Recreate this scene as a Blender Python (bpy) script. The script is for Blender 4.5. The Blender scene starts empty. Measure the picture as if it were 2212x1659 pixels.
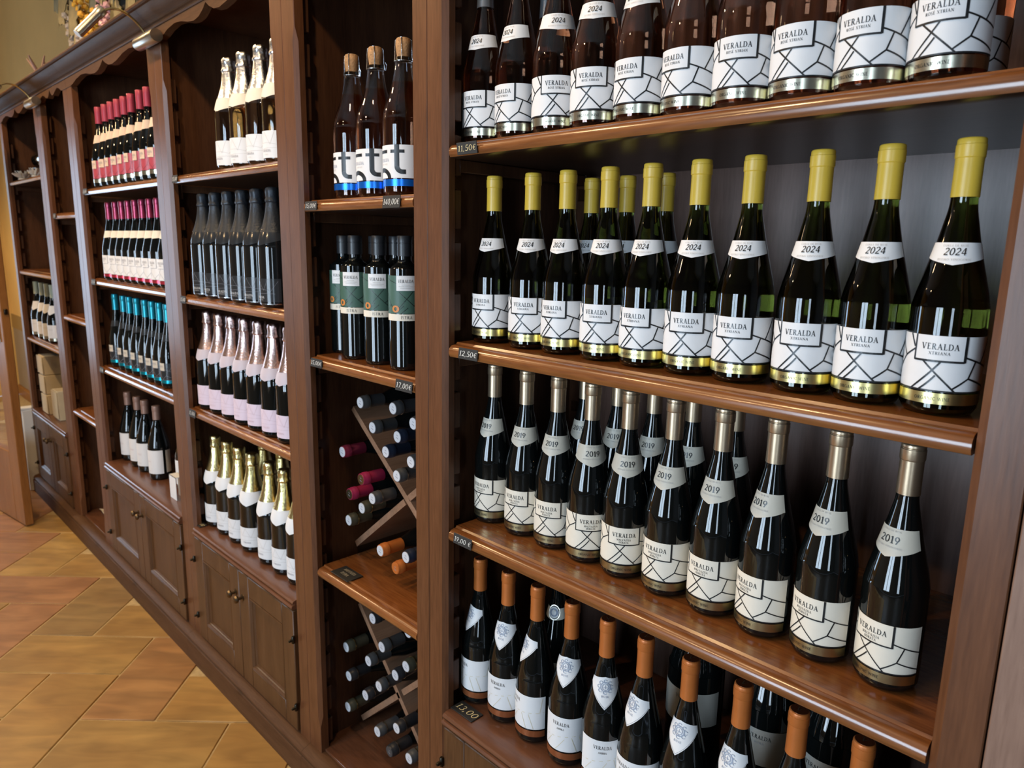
import bpy, bmesh, math, random
from mathutils import Vector, Matrix
random.seed(7)
SC = bpy.context.scene
COL = SC.collection
PI = math.pi

# ------------------------------------------------------------------ camera
cam_d = bpy.data.cameras.new('camera')
cam_d.sensor_width = 36.0
cam_d.lens = 36.0 * 1534.83 / 2212.0
cam_d.clip_start = 0.02
cam_d.dof.use_dof = True
cam_d.dof.focus_distance = 1.10
cam_d.dof.aperture_fstop = 8.0
cam = bpy.data.objects.new('camera', cam_d)
COL.objects.link(cam)
_r = Vector((0.70227935, 0.71167022, 0.01814407))
_d = Vector((0.14887704, -0.12189387, -0.98131418))
_f = Vector((-0.69616043, 0.69185792, -0.1915549))
cam.matrix_world = Matrix(((_r.x, -_d.x, -_f.x, 0.0), (_r.y, -_d.y, -_f.y, -0.8),
                           (_r.z, -_d.z, -_f.z, 1.3839), (0, 0, 0, 1)))
SC.camera = cam

# ------------------------------------------------------------------ colour management, world
SC.view_settings.view_transform = 'Standard'
SC.view_settings.look = 'None'
SC.view_settings.gamma = 1.0
SC.view_settings.use_curve_mapping = False
SC.view_settings.exposure = 0.08
SC.cycles.use_denoising = True
SC.cycles.max_bounces = 10
SC.cycles.transmission_bounces = 8
SC.cycles.caustics_refractive = False
SC.cycles.caustics_reflective = False
SC.cycles.sample_clamp_indirect = 4.0
W = bpy.data.worlds.new('world')
SC.world = W
W.use_nodes = True
W.node_tree.nodes['Background'].inputs[0].default_value = (0.55, 0.72, 1.0, 1)
W.node_tree.nodes['Background'].inputs[1].default_value = 1.2

# ------------------------------------------------------------------ lights
def area(name, loc, rot, sx, sy, power, col):
    l = bpy.data.lights.new(name, 'AREA')
    l.shape = 'RECTANGLE'; l.size = sx; l.size_y = sy
    l.energy = power; l.color = col
    o = bpy.data.objects.new(name, l)
    o.location = loc; o.rotation_euler = rot
    COL.objects.link(o)
    return o
DAY = (0.66, 0.83, 1.0)
WARM = (1.0, 0.66, 0.33)
# daylight standing in the window openings of the opposite wall and of the end wall
area('daylight_window_1', (-1.12, -3.34, 1.28), (PI/2, 0, 0), 1.30, 1.86, 118, DAY)
area('daylight_window_2', (1.30, -3.34, 1.28), (PI/2, 0, 0), 0.60, 1.86, 36, DAY)
area('daylight_window_3', (-7.55, -1.42, 1.25), (PI/2, 0, -PI/2), 0.72, 1.9, 44, (0.50, 0.74, 1.0))
# warm ceiling spots above the aisle, plus an added far-left one brightening the wall
SPOTS = [(-4.5, -0.66, 38), (-3.75, -0.66, 34), (-2.60, -0.66, 40), (-1.60, -0.60, 22), (-0.95, -0.62, 26), (-6.2, -1.7, 120), (-3.4, -1.9, 36), (-1.6, -2.0, 30)]
for (sx, sy, sp) in SPOTS:
    l = bpy.data.lights.new('ceiling_and_fill_spot', 'SPOT')
    l.energy = sp; l.color = WARM if sx > -5 else (1.0, 0.80, 0.52); l.spot_size = math.radians(152); l.spot_blend = 0.4
    l.shadow_soft_size = 0.035
    o = bpy.data.objects.new('ceiling_and_fill_spot', l)
    o.location = (sx, sy, 2.62)
    COL.objects.link(o)

# ------------------------------------------------------------------ materials
def mat(name):
    m = bpy.data.materials.new(name); m.use_nodes = True
    return m, m.node_tree.nodes, m.node_tree.links, m.node_tree.nodes['Principled BSDF']
def flat(name, col, rough=0.5, metal=0.0, spec=0.5, var=0.0, scale=40.0, bump=0.0, coat=0.0):
    m, N, L, b = mat(name)
    b.inputs['Base Color'].default_value = (*col, 1)
    b.inputs['Roughness'].default_value = rough
    b.inputs['Metallic'].default_value = metal
    b.inputs['Specular IOR Level'].default_value = spec
    b.inputs['Coat Weight'].default_value = coat
    if var or bump:
        tc = N.new('ShaderNodeTexCoord'); n = N.new('ShaderNodeTexNoise')
        n.inputs['Scale'].default_value = scale; n.inputs['Detail'].default_value = 4
        L.new(tc.outputs['Object'], n.inputs['Vector'])
        if var:
            r = N.new('ShaderNodeValToRGB')
            r.color_ramp.elements[0].position = 0.3; r.color_ramp.elements[1].position = 0.7
            r.color_ramp.elements[0].color = (*[c*(1-var) for c in col], 1)
            r.color_ramp.elements[1].color = (*[min(1, c*(1+var)) for c in col], 1)
            L.new(n.outputs['Fac'], r.inputs['Fac']); L.new(r.outputs['Color'], b.inputs['Base Color'])
        if bump:
            bp = N.new('ShaderNodeBump'); bp.inputs['Strength'].default_value = bump
            bp.inputs['Distance'].default_value = 0.002
            L.new(n.outputs['Fac'], bp.inputs['Height']); L.new(bp.outputs['Normal'], b.inputs['Normal'])
    return m
def wood(name, dark, mid, light, axis='z', rough=0.34, knots=True, bump=0.12, coat=0.0, spec=0.5):
    m, N, L, b = mat(name)
    tc = N.new('ShaderNodeTexCoord'); mp = N.new('ShaderNodeMapping')
    s = {'x': (2.2, 26, 26), 'y': (26, 2.2, 26), 'z': (26, 26, 2.2)}[axis]
    mp.inputs['Scale'].default_value = s
    L.new(tc.outputs['Object'], mp.inputs['Vector'])
    n1 = N.new('ShaderNodeTexNoise'); n1.inputs['Scale'].default_value = 1.0
    n1.inputs['Detail'].default_value = 5; n1.inputs['Distortion'].default_value = 0.7
    L.new(mp.outputs['Vector'], n1.inputs['Vector'])
    n2 = N.new('ShaderNodeTexNoise'); n2.inputs['Scale'].default_value = 9.0; n2.inputs['Detail'].default_value = 4
    L.new(mp.outputs['Vector'], n2.inputs['Vector'])
    add = N.new('ShaderNodeMath'); add.operation = 'MULTIPLY_ADD'
    add.inputs[1].default_value = 0.50
    L.new(n2.outputs['Fac'], add.inputs[0])
    sub = N.new('ShaderNodeMath'); sub.operation = 'MULTIPLY'; sub.inputs[1].default_value = 0.52
    L.new(n1.outputs['Fac'], sub.inputs[0]); L.new(sub.outputs[0], add.inputs[2])
    r = N.new('ShaderNodeValToRGB'); e = r.color_ramp.elements
    e[0].position = 0.33; e[0].color = (*dark, 1)
    e[1].position = 0.70; e[1].color = (*light, 1)
    k = e.new(0.5); k.color = (*mid, 1)
    L.new(add.outputs[0], r.inputs['Fac'])
    out = r.outputs['Color']
    if knots:
        mk = N.new('ShaderNodeMapping')
        mk.inputs['Scale'].default_value = {'x': (2.0, 5, 5), 'y': (5, 2, 5), 'z': (5, 5, 2.0)}[axis]
        L.new(tc.outputs['Object'], mk.inputs['Vector'])
        v = N.new('ShaderNodeTexVoronoi'); v.inputs['Scale'].default_value = 1.3
        L.new(mk.outputs['Vector'], v.inputs['Vector'])
        kr = N.new('ShaderNodeValToRGB')
        kr.color_ramp.elements[0].position = 0.03; kr.color_ramp.elements[0].color = (1, 1, 1, 1)
        kr.color_ramp.elements[1].position = 0.09; kr.color_ramp.elements[1].color = (0, 0, 0, 1)
        L.new(v.outputs['Distance'], kr.inputs['Fac'])
        mx = N.new('ShaderNodeMix'); mx.data_type = 'RGBA'
        kf = N.new('ShaderNodeMath'); kf.operation = 'MULTIPLY'; kf.inputs[1].default_value = 0.75
        L.new(kr.outputs['Color'], kf.inputs[0]); L.new(kf.outputs[0], mx.inputs['Factor'])
        L.new(out, mx.inputs['A']); mx.inputs['B'].default_value = (*[c*0.3 for c in dark], 1)
        out = mx.outputs['Result']
    L.new(out, b.inputs['Base Color'])
    b.inputs['Roughness'].default_value = rough
    b.inputs['Specular IOR Level'].default_value = spec
    b.inputs['Coat Weight'].default_value = coat; b.inputs['Coat Roughness'].default_value = 0.16
    bp = N.new('ShaderNodeBump'); bp.inputs['Strength'].default_value = bump; bp.inputs['Distance'].default_value = 0.0015
    L.new(add.outputs[0], bp.inputs['Height']); L.new(bp.outputs['Normal'], b.inputs['Normal'])
    return m
def glass(name, col, rough=0.0, ior=1.38):
    m, N, L, b = mat(name)
    b.inputs['Base Color'].default_value = (*col, 1)
    b.inputs['Roughness'].default_value = rough
    b.inputs['IOR'].default_value = ior
    b.inputs['Transmission Weight'].default_value = 1.0
    b.inputs['Coat Weight'].default_value = 0.6; b.inputs['Coat Roughness'].default_value = 0.02
    return m
M = {}
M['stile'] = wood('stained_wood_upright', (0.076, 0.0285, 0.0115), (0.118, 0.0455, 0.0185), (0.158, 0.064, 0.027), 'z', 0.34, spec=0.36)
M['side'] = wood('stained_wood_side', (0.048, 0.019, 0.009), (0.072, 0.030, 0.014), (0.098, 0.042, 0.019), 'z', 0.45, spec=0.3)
M['back'] = wood('stained_wood_back', (0.105, 0.058, 0.043), (0.148, 0.084, 0.064), (0.185, 0.108, 0.084), 'z', 0.32, knots=False, bump=0.06)
M['shelf'] = wood('stained_wood_shelf', (0.115, 0.038, 0.010), (0.200, 0.068, 0.018), (0.275, 0.100, 0.027), 'x', 0.25, coat=0.6)
M['under'] = wood('shaded_shelf_underside', (0.030, 0.017, 0.011), (0.045, 0.025, 0.016), (0.060, 0.034, 0.022), 'x', 0.28, knots=False, spec=0.4)  # underside shade put into a darker colour; lacquer left off too
M['counter'] = wood('stained_wood_counter', (0.085, 0.034, 0.017), (0.130, 0.052, 0.026), (0.165, 0.070, 0.035), 'x', 0.3, coat=0.25)
M['rail_x'] = wood('stained_wood_moulding', (0.058, 0.026, 0.012), (0.084, 0.038, 0.017), (0.110, 0.052, 0.024), 'x', 0.52, spec=0.12)
M['door'] = wood('stained_wood_door', (0.058, 0.025, 0.0095), (0.085, 0.038, 0.0145), (0.112, 0.052, 0.021), 'z', 0.40, spec=0.35)
M['slat'] = wood('pine_slat', (0.22, 0.115, 0.062), (0.30, 0.160, 0.092), (0.36, 0.20, 0.12), 'y', 0.5, knots=False)
M['leaf'] = wood('oak_door_leaf', (0.20, 0.080, 0.020), (0.27, 0.112, 0.029), (0.34, 0.148, 0.042), 'z', 0.42)
M['wall'] = flat('ochre_plaster', (0.70, 0.455, 0.155), 0.9, var=0.06, scale=3, bump=0.05)
M['wallgrey'] = flat('grey_plaster', (0.20, 0.20, 0.21), 0.9, var=0.05, scale=3)
M['wains'] = flat('grey_beige_plaster', (0.30, 0.24, 0.17), 0.9, var=0.05, scale=4)
M['band'] = flat('dark_ochre_band', (0.30, 0.19, 0.06), 0.8)
M['ceil'] = flat('ceiling_paint', (0.50, 0.49, 0.47), 0.95, var=0.03, scale=2)
M['grout'] = flat('grout', (0.50, 0.36, 0.17), 0.95, var=0.15, scale=60)
M['darkfloor'] = flat('darkened_unseen_floor', (0.085, 0.055, 0.03), 0.55, var=0.25, scale=5, bump=0.1)  # invented dark floor, out of view, keeps tan reflections off near bottles
M['white'] = flat('white_paint', (0.78, 0.77, 0.74), 0.6)
M['brass'] = flat('brass', (0.62, 0.47, 0.22), 0.24, 1.0)
M['nickel'] = flat('brushed_nickel', (0.52, 0.50, 0.44), 0.3, 1.0)
M['bronze'] = flat('antique_bronze', (0.16, 0.12, 0.075), 0.36, 1.0)
M['iron'] = flat('dark_iron', (0.05, 0.045, 0.035), 0.4, 1.0)
M['black'] = flat('black_card', (0.018, 0.018, 0.017), 0.6)
M['chalk'] = flat('chalk_white', (0.80, 0.80, 0.76), 0.8)
M['chalky'] = flat('chalk_yellow', (0.80, 0.66, 0.34), 0.8)
M['ink'] = flat('black_ink', (0.012, 0.013, 0.014), 0.35)
M['inkgrey'] = flat('grey_ink', (0.22, 0.23, 0.27), 0.6)
M['inkpale'] = flat('pale_ink', (0.50, 0.49, 0.47), 0.6)
M['inkblue'] = flat('blue_grey_ink', (0.30, 0.36, 0.47), 0.6)
M['inkgold'] = flat('pale_gold_ink', (0.66, 0.60, 0.44), 0.5)
M['inkrose'] = flat('pale_rose_ink', (0.60, 0.47, 0.52), 0.6)
M['inkwhite'] = flat('white_ink', (0.75, 0.76, 0.76), 0.5)
M['paper'] = flat('white_label_paper', (0.80, 0.80, 0.80), 0.48, var=0.01, scale=90)
M['cream'] = flat('cream_label_paper', (0.80, 0.74, 0.62), 0.5, var=0.015, scale=90)
M['greytag'] = flat('grey_label_paper', (0.62, 0.57, 0.47), 0.5)
M['greyshade'] = flat('shaded_label_paper', (0.30, 0.285, 0.25), 0.6)  # shadow on the back-row labels put into the paper colour
M['whitecool'] = flat('cool_white_label_paper', (0.78, 0.79, 0.80), 0.5)
M['lilac'] = flat('lilac_label_paper', (0.72, 0.60, 0.70), 0.5)
M['lilacg'] = flat('grey_lilac_label_paper', (0.56, 0.50, 0.56), 0.5)
M['redlab'] = flat('crimson_label_paper', (0.45, 0.07, 0.10), 0.35)
M['peach'] = flat('pale_peach_label_paper', (0.72, 0.55, 0.42), 0.5)
M['green'] = flat('dark_green_label_paper', (0.055, 0.125, 0.095), 0.5)
M['darklab'] = flat('charcoal_label_paper', (0.026, 0.029, 0.033), 0.16)
M['seal'] = flat('orange_seal', (0.60, 0.22, 0.05), 0.5)
M['goldband'] = flat('gold_foil', (0.80, 0.68, 0.30), 0.28, 1.0)
M['goldband2'] = flat('dull_gold_foil', (0.52, 0.44, 0.24), 0.33, 1.0)
M['silverband'] = flat('pale_gold_foil', (0.78, 0.74, 0.58), 0.25, 1.0)
M['blueband'] = flat('blue_foil', (0.01, 0.17, 0.72), 0.25, 0.6)
M['tealband'] = flat('teal_foil', (0.02, 0.40, 0.52), 0.22, 0.8)
M['redband'] = flat('red_foil', (0.62, 0.05, 0.08), 0.25, 0.7)
M['copperband'] = flat('copper_brown_foil', (0.36, 0.12, 0.045), 0.35, 0.6)
M['cap_yellow'] = flat('yellow_capsule', (0.74, 0.49, 0.055), 0.36, var=0.03, scale=50)
M['cap_bronze'] = flat('bronze_capsule', (0.52, 0.40, 0.27), 0.33, 0.9, var=0.05, scale=60, bump=0.1)
M['cap_orange'] = flat('orange_capsule', (0.56, 0.165, 0.035), 0.38, 0.25, var=0.05, scale=50)
M['cap_orange_top'] = flat('dark_copper_capsule_top', (0.20, 0.055, 0.02), 0.3, 0.5)
M['cap_silver'] = flat('silver_grey_capsule', (0.30, 0.31, 0.33), 0.3, 0.8)
M['cap_red'] = flat('crimson_capsule', (0.40, 0.05, 0.09), 0.34, 0.15)
M['cap_burg'] = flat('burgundy_capsule', (0.32, 0.04, 0.09), 0.22, 0.6)
M['cap_teal'] = flat('turquoise_capsule', (0.02, 0.36, 0.47), 0.3, 0.5)
M['cap_copper'] = flat('dull_copper_capsule', (0.36, 0.22, 0.17), 0.45, 0.3)
M['cap_pale'] = flat('pale_green_capsule', (0.42, 0.45, 0.32), 0.45)
M['cap_black'] = flat('black_capsule', (0.022, 0.023, 0.026), 0.35)
M['cap_grey'] = flat('graphite_capsule', (0.07, 0.072, 0.075), 0.38, 0.2)
M['cap_navy'] = flat('navy_capsule', (0.012, 0.019, 0.038), 0.38)
M['cap_crimson'] = flat('magenta_red_capsule', (0.33, 0.02, 0.07), 0.36)
M['cap_olive'] = flat('olive_capsule', (0.05, 0.047, 0.03), 0.4)
M['disc'] = flat('pale_metal_disc', (0.62, 0.66, 0.72), 0.5, 0.15)
M['foil_silver'] = flat('silver_foil', (0.72, 0.75, 0.80), 0.24, 1.0, bump=0.5, scale=160)
M['foil_black'] = flat('graphite_foil', (0.030, 0.036, 0.045), 0.40, 0.5, bump=0.4, scale=160)
M['foil_rose'] = flat('rose_gold_foil', (0.72, 0.52, 0.48), 0.27, 1.0, bump=0.5, scale=160)
M['foil_gold'] = flat('gold_foil_hood', (0.72, 0.60, 0.28), 0.27, 1.0, bump=0.5, scale=160)
M['cork'] = flat('cork', (0.42, 0.23, 0.10), 0.8, var=0.3, scale=260, bump=0.4)
M['glassdark'] = flat('dark_bottle_glass', (0.0035, 0.0045, 0.0045), 0.035, spec=0.62)
M['glassblack'] = flat('black_bottle_glass', (0.006, 0.007, 0.008), 0.08, spec=0.6)
M['glassgreen'] = glass('olive_bottle_glass', (0.085, 0.11, 0.016))
M['glassrose'] = glass('rose_wine_in_clear_glass', (0.74, 0.35, 0.20))
M['glassgold'] = glass('pale_wine_in_clear_glass', (0.62, 0.42, 0.20))
M['glassclear'] = glass('empty_clear_neck', (0.72, 0.74, 0.78))
M['box'] = flat('cream_cardboard', (0.58, 0.47, 0.30), 0.85, var=0.05, scale=30)
M['bulb'] = flat('amber_glass', (0.80, 0.42, 0.05), 0.08, spec=0.8)
M['pinkglass'] = flat('pink_glass', (0.62, 0.34, 0.34), 0.08, spec=0.8)
M['clearglass'] = flat('pale_glass', (0.48, 0.40, 0.32), 0.08, spec=0.8)
M['gleaf'] = flat('gilded_leaf', (0.17, 0.135, 0.055), 0.5, 0.1, var=0.3, scale=30)
M['gleaf2'] = flat('blue_green_leaf', (0.06, 0.075, 0.055), 0.5, 0.0, var=0.3, scale=30)
M['pot'] = flat('dark_pot', (0.03, 0.025, 0.022), 0.35)
def pane_mat():
    m = bpy.data.materials.new('window_glass'); m.use_nodes = True
    N, L = m.node_tree.nodes, m.node_tree.links
    N.clear()
    o = N.new('ShaderNodeOutputMaterial'); mx = N.new('ShaderNodeMixShader')
    t = N.new('ShaderNodeBsdfTransparent'); g = N.new('ShaderNodeBsdfGlossy'); g.inputs['Roughness'].default_value = 0.02
    mx.inputs[0].default_value = 0.08
    L.new(t.outputs[0], mx.inputs[1]); L.new(g.outputs[0], mx.inputs[2]); L.new(mx.outputs[0], o.inputs[0])
    return m
M['pane'] = pane_mat()
def stone(i, base):
    m, N, L, b = mat('sandstone_%d' % i)
    tc = N.new('ShaderNodeTexCoord'); mp = N.new('ShaderNodeMapping')
    mp.inputs['Scale'].default_value = (2.0, 9.0, 1.0)
    mp.inputs['Location'].default_value = (i*3.1, i*1.7, 0)
    L.new(tc.outputs['Object'], mp.inputs['Vector'])
    n = N.new('ShaderNodeTexNoise'); n.inputs['Scale'].default_value = 2.2; n.inputs['Detail'].default_value = 6
    n.inputs['Distortion'].default_value = 0.8
    L.new(mp.outputs['Vector'], n.inputs['Vector'])
    r = N.new('ShaderNodeValToRGB'); e = r.color_ramp.elements
    e[0].position = 0.28; e[0].color = (*[c*0.72 for c in base], 1)
    e[1].position = 0.72; e[1].color = (*[min(1, c*1.2) for c in base], 1)
    L.new(n.outputs['Fac'], r.inputs['Fac'])
    n2 = N.new('ShaderNodeTexNoise'); n2.inputs['Scale'].default_value = 5.0
    L.new(tc.outputs['Object'], n2.inputs['Vector'])
    mx = N.new('ShaderNodeMix'); mx.data_type = 'RGBA'; mx.blend_type = 'MULTIPLY'
    r2 = N.new('ShaderNodeValToRGB')
    r2.color_ramp.elements[0].position = 0.35; r2.color_ramp.elements[0].color = (0.80, 0.74, 0.70, 1)
    r2.color_ramp.elements[1].position = 0.65; r2.color_ramp.elements[1].color = (1, 1, 1, 1)
    L.new(n2.outputs['Fac'], r2.inputs['Fac'])
    mx.inputs['Factor'].default_value = 1.0
    L.new(r.outputs['Color'], mx.inputs['A']); L.new(r2.outputs['Color'], mx.inputs['B'])
    L.new(mx.outputs['Result'], b.inputs['Base Color'])
    b.inputs['Roughness'].default_value = 0.5
    bp = N.new('ShaderNodeBump'); bp.inputs['Strength'].default_value = 0.25; bp.inputs['Distance'].default_value = 0.002
    L.new(n.outputs['Fac'], bp.inputs['Height']); L.new(bp.outputs['Normal'], b.inputs['Normal'])
    return m
STONES = [stone(i, c) for i, c in enumerate([(0.42, 0.245, 0.070), (0.40, 0.205, 0.070), (0.34, 0.212, 0.076),
                                              (0.44, 0.268, 0.079), (0.385, 0.190, 0.080), (0.41, 0.230, 0.063)])]

# ------------------------------------------------------------------ mesh helpers
class MB:
    def __init__(s):
        s.v = []; s.f = []; s.m = []; s.mats = []
    def mi(s, m):
        m = M[m] if isinstance(m, str) else m
        if m not in s.mats: s.mats.append(m)
        return s.mats.index(m)
    def face(s, pts, m):
        b = len(s.v); s.v.extend([tuple(p) for p in pts]); s.f.append(tuple(range(b, b+len(pts)))); s.m.append(s.mi(m))
    def box(s, x0, x1, y0, y1, z0, z1, m, c=0.0):
        if c <= 0:
            b = len(s.v)
            s.v.extend([(x0,y0,z0),(x1,y0,z0),(x1,y1,z0),(x0,y1,z0),(x0,y0,z1),(x1,y0,z1),(x1,y1,z1),(x0,y1,z1)])
            i = s.mi(m)
            for q in ((0,3,2,1),(4,5,6,7),(0,1,5,4),(1,2,6,5),(2,3,7,6),(3,0,4,7)):
                s.f.append(tuple(b+k for k in q)); s.m.append(i)
            return
        bm = bmesh.new()
        bmesh.ops.create_cube(bm, size=1.0)
        bmesh.ops.transform(bm, matrix=Matrix.Translation(((x0+x1)/2, (y0+y1)/2, (z0+z1)/2)) @ Matrix.Diagonal((x1-x0, y1-y0, z1-z0, 1)), verts=bm.verts)
        bmesh.ops.bevel(bm, geom=bm.edges[:], offset=c, segments=1, affect='EDGES')
        s.addbm(bm, m)
    def addbm(s, bm, m):
        bm.verts.index_update(); b = len(s.v); i = s.mi(m)
        s.v.extend([tuple(v.co) for v in bm.verts])
        for f in bm.faces:
            s.f.append(tuple(b+v.index for v in f.verts)); s.m.append(i)
        bm.free()
    def grid(s, rows, m, closed=False, mrow=None):
        b = len(s.v); n = len(rows[0])
        for r in rows: s.v.extend([tuple(p) for p in r])
        for j in range(len(rows)-1):
            i = s.mi(mrow(j) if mrow else m)
            for k in range(n if closed else n-1):
                k2 = (k+1) % n
                s.f.append((b+j*n+k, b+j*n+k2, b+(j+1)*n+k2, b+(j+1)*n+k)); s.m.append(i)
    def lathe(s, prof, m, n=36, caps=True, mod=None, mrow=None, origin=(0,0,0), axis='z'):
        ox, oy, oz = origin
        rows = []
        for (z, r) in prof:
            row = []
            for k in range(n):
                a = 2*PI*k/n
                rr = r if mod is None else r*mod(a, z)
                p = (rr*math.cos(a), rr*math.sin(a), z)
                if axis == 'y': p = (p[0], p[2], -p[1])
                if axis == 'x': p = (p[2], p[0], p[1])
                row.append((ox+p[0], oy+p[1], oz+p[2]))
            rows.append(row)
        s.grid(rows, m, True, mrow)
        if caps:
            s.face(list(reversed(rows[0])), mrow(0) if mrow else m); s.face(rows[-1], mrow(len(rows)-2) if mrow else m)
    def extrude(s, prof, x0, x1, m):
        """closed (y,z) profile pushed along x"""
        a = [(x0, y, z) for y, z in prof]; b = [(x1, y, z) for y, z in prof]
        s.grid([a, b], m, True); s.face(list(reversed(a)), m); s.face(b, m)
    def tube(s, pts, r, m, n=8):
        pts = [Vector(p) for p in pts]; rows = []
        up = Vector((0.13, 0.21, 0.97))
        for i, p in enumerate(pts):
            t = (pts[min(i+1, len(pts)-1)] - pts[max(i-1, 0)]).normalized()
            u = t.cross(up)
            if u.length < 1e-4: u = t.cross(Vector((1, 0, 0)))
            u.normalize(); w = t.cross(u)
            rad = r[i] if isinstance(r, (list, tuple)) else r
            rows.append([p + rad*(math.cos(2*PI*k/n)*u + math.sin(2*PI*k/n)*w) for k in range(n)])
        s.grid(rows, m, True); s.face(list(reversed(rows[0])), m); s.face(rows[-1], m)
    def ball(s, c, r, m, sub=1, sc=(1,1,1)):
        bm = bmesh.new(); bmesh.ops.create_icosphere(bm, subdivisions=sub, radius=r)
        bmesh.ops.transform(bm, matrix=Matrix.Translation(c) @ Matrix.Diagonal((*sc, 1)), verts=bm.verts)
        s.addbm(bm, m)
    def mesh(s, name, smooth=True, angle=38):
        me = bpy.data.meshes.new(name)
        me.from_pydata(s.v, [], s.f)
        for m in s.mats: me.materials.append(m)
        me.polygons.foreach_set('material_index', s.m)
        bm = bmesh.new(); bm.from_mesh(me)
        bmesh.ops.recalc_face_normals(bm, faces=bm.faces[:])
        bm.to_mesh(me); bm.free()
        if smooth:
            me.shade_smooth(); me.set_sharp_from_angle(angle=math.radians(angle))
        me.update()
        return me
def link(name, data, parent=None, loc=None):
    o = bpy.data.objects.new(name, data)
    if parent is not None: o.parent = parent
    if loc is not None: o.location = loc
    COL.objects.link(o)
    return o
def obj(name, mb, parent=None, loc=None, smooth=True, angle=38):
    return link(name, mb.mesh(name, smooth, angle), parent, loc)
def tag(o, label=None, cat=None, group=None, kind=None):
    if label: o['label'] = label
    if cat: o['category'] = cat
    if group: o['group'] = group
    if kind: o['kind'] = kind
    return o
def empty(name, loc=(0,0,0), rz=0.0):
    o = bpy.data.objects.new(name, None); o.location = loc; o.rotation_euler = (0, 0, rz); o.empty_display_size = 0.05
    COL.objects.link(o); return o
ORD = ['leftmost', 'second', 'third', 'fourth', 'fifth', 'sixth', 'seventh', 'eighth', 'ninth', 'tenth']
def nth(i, n):
    if i == 0: return 'leftmost'
    if i == n-1: return 'rightmost'
    return ORD[i] + ' from the left'

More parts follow.
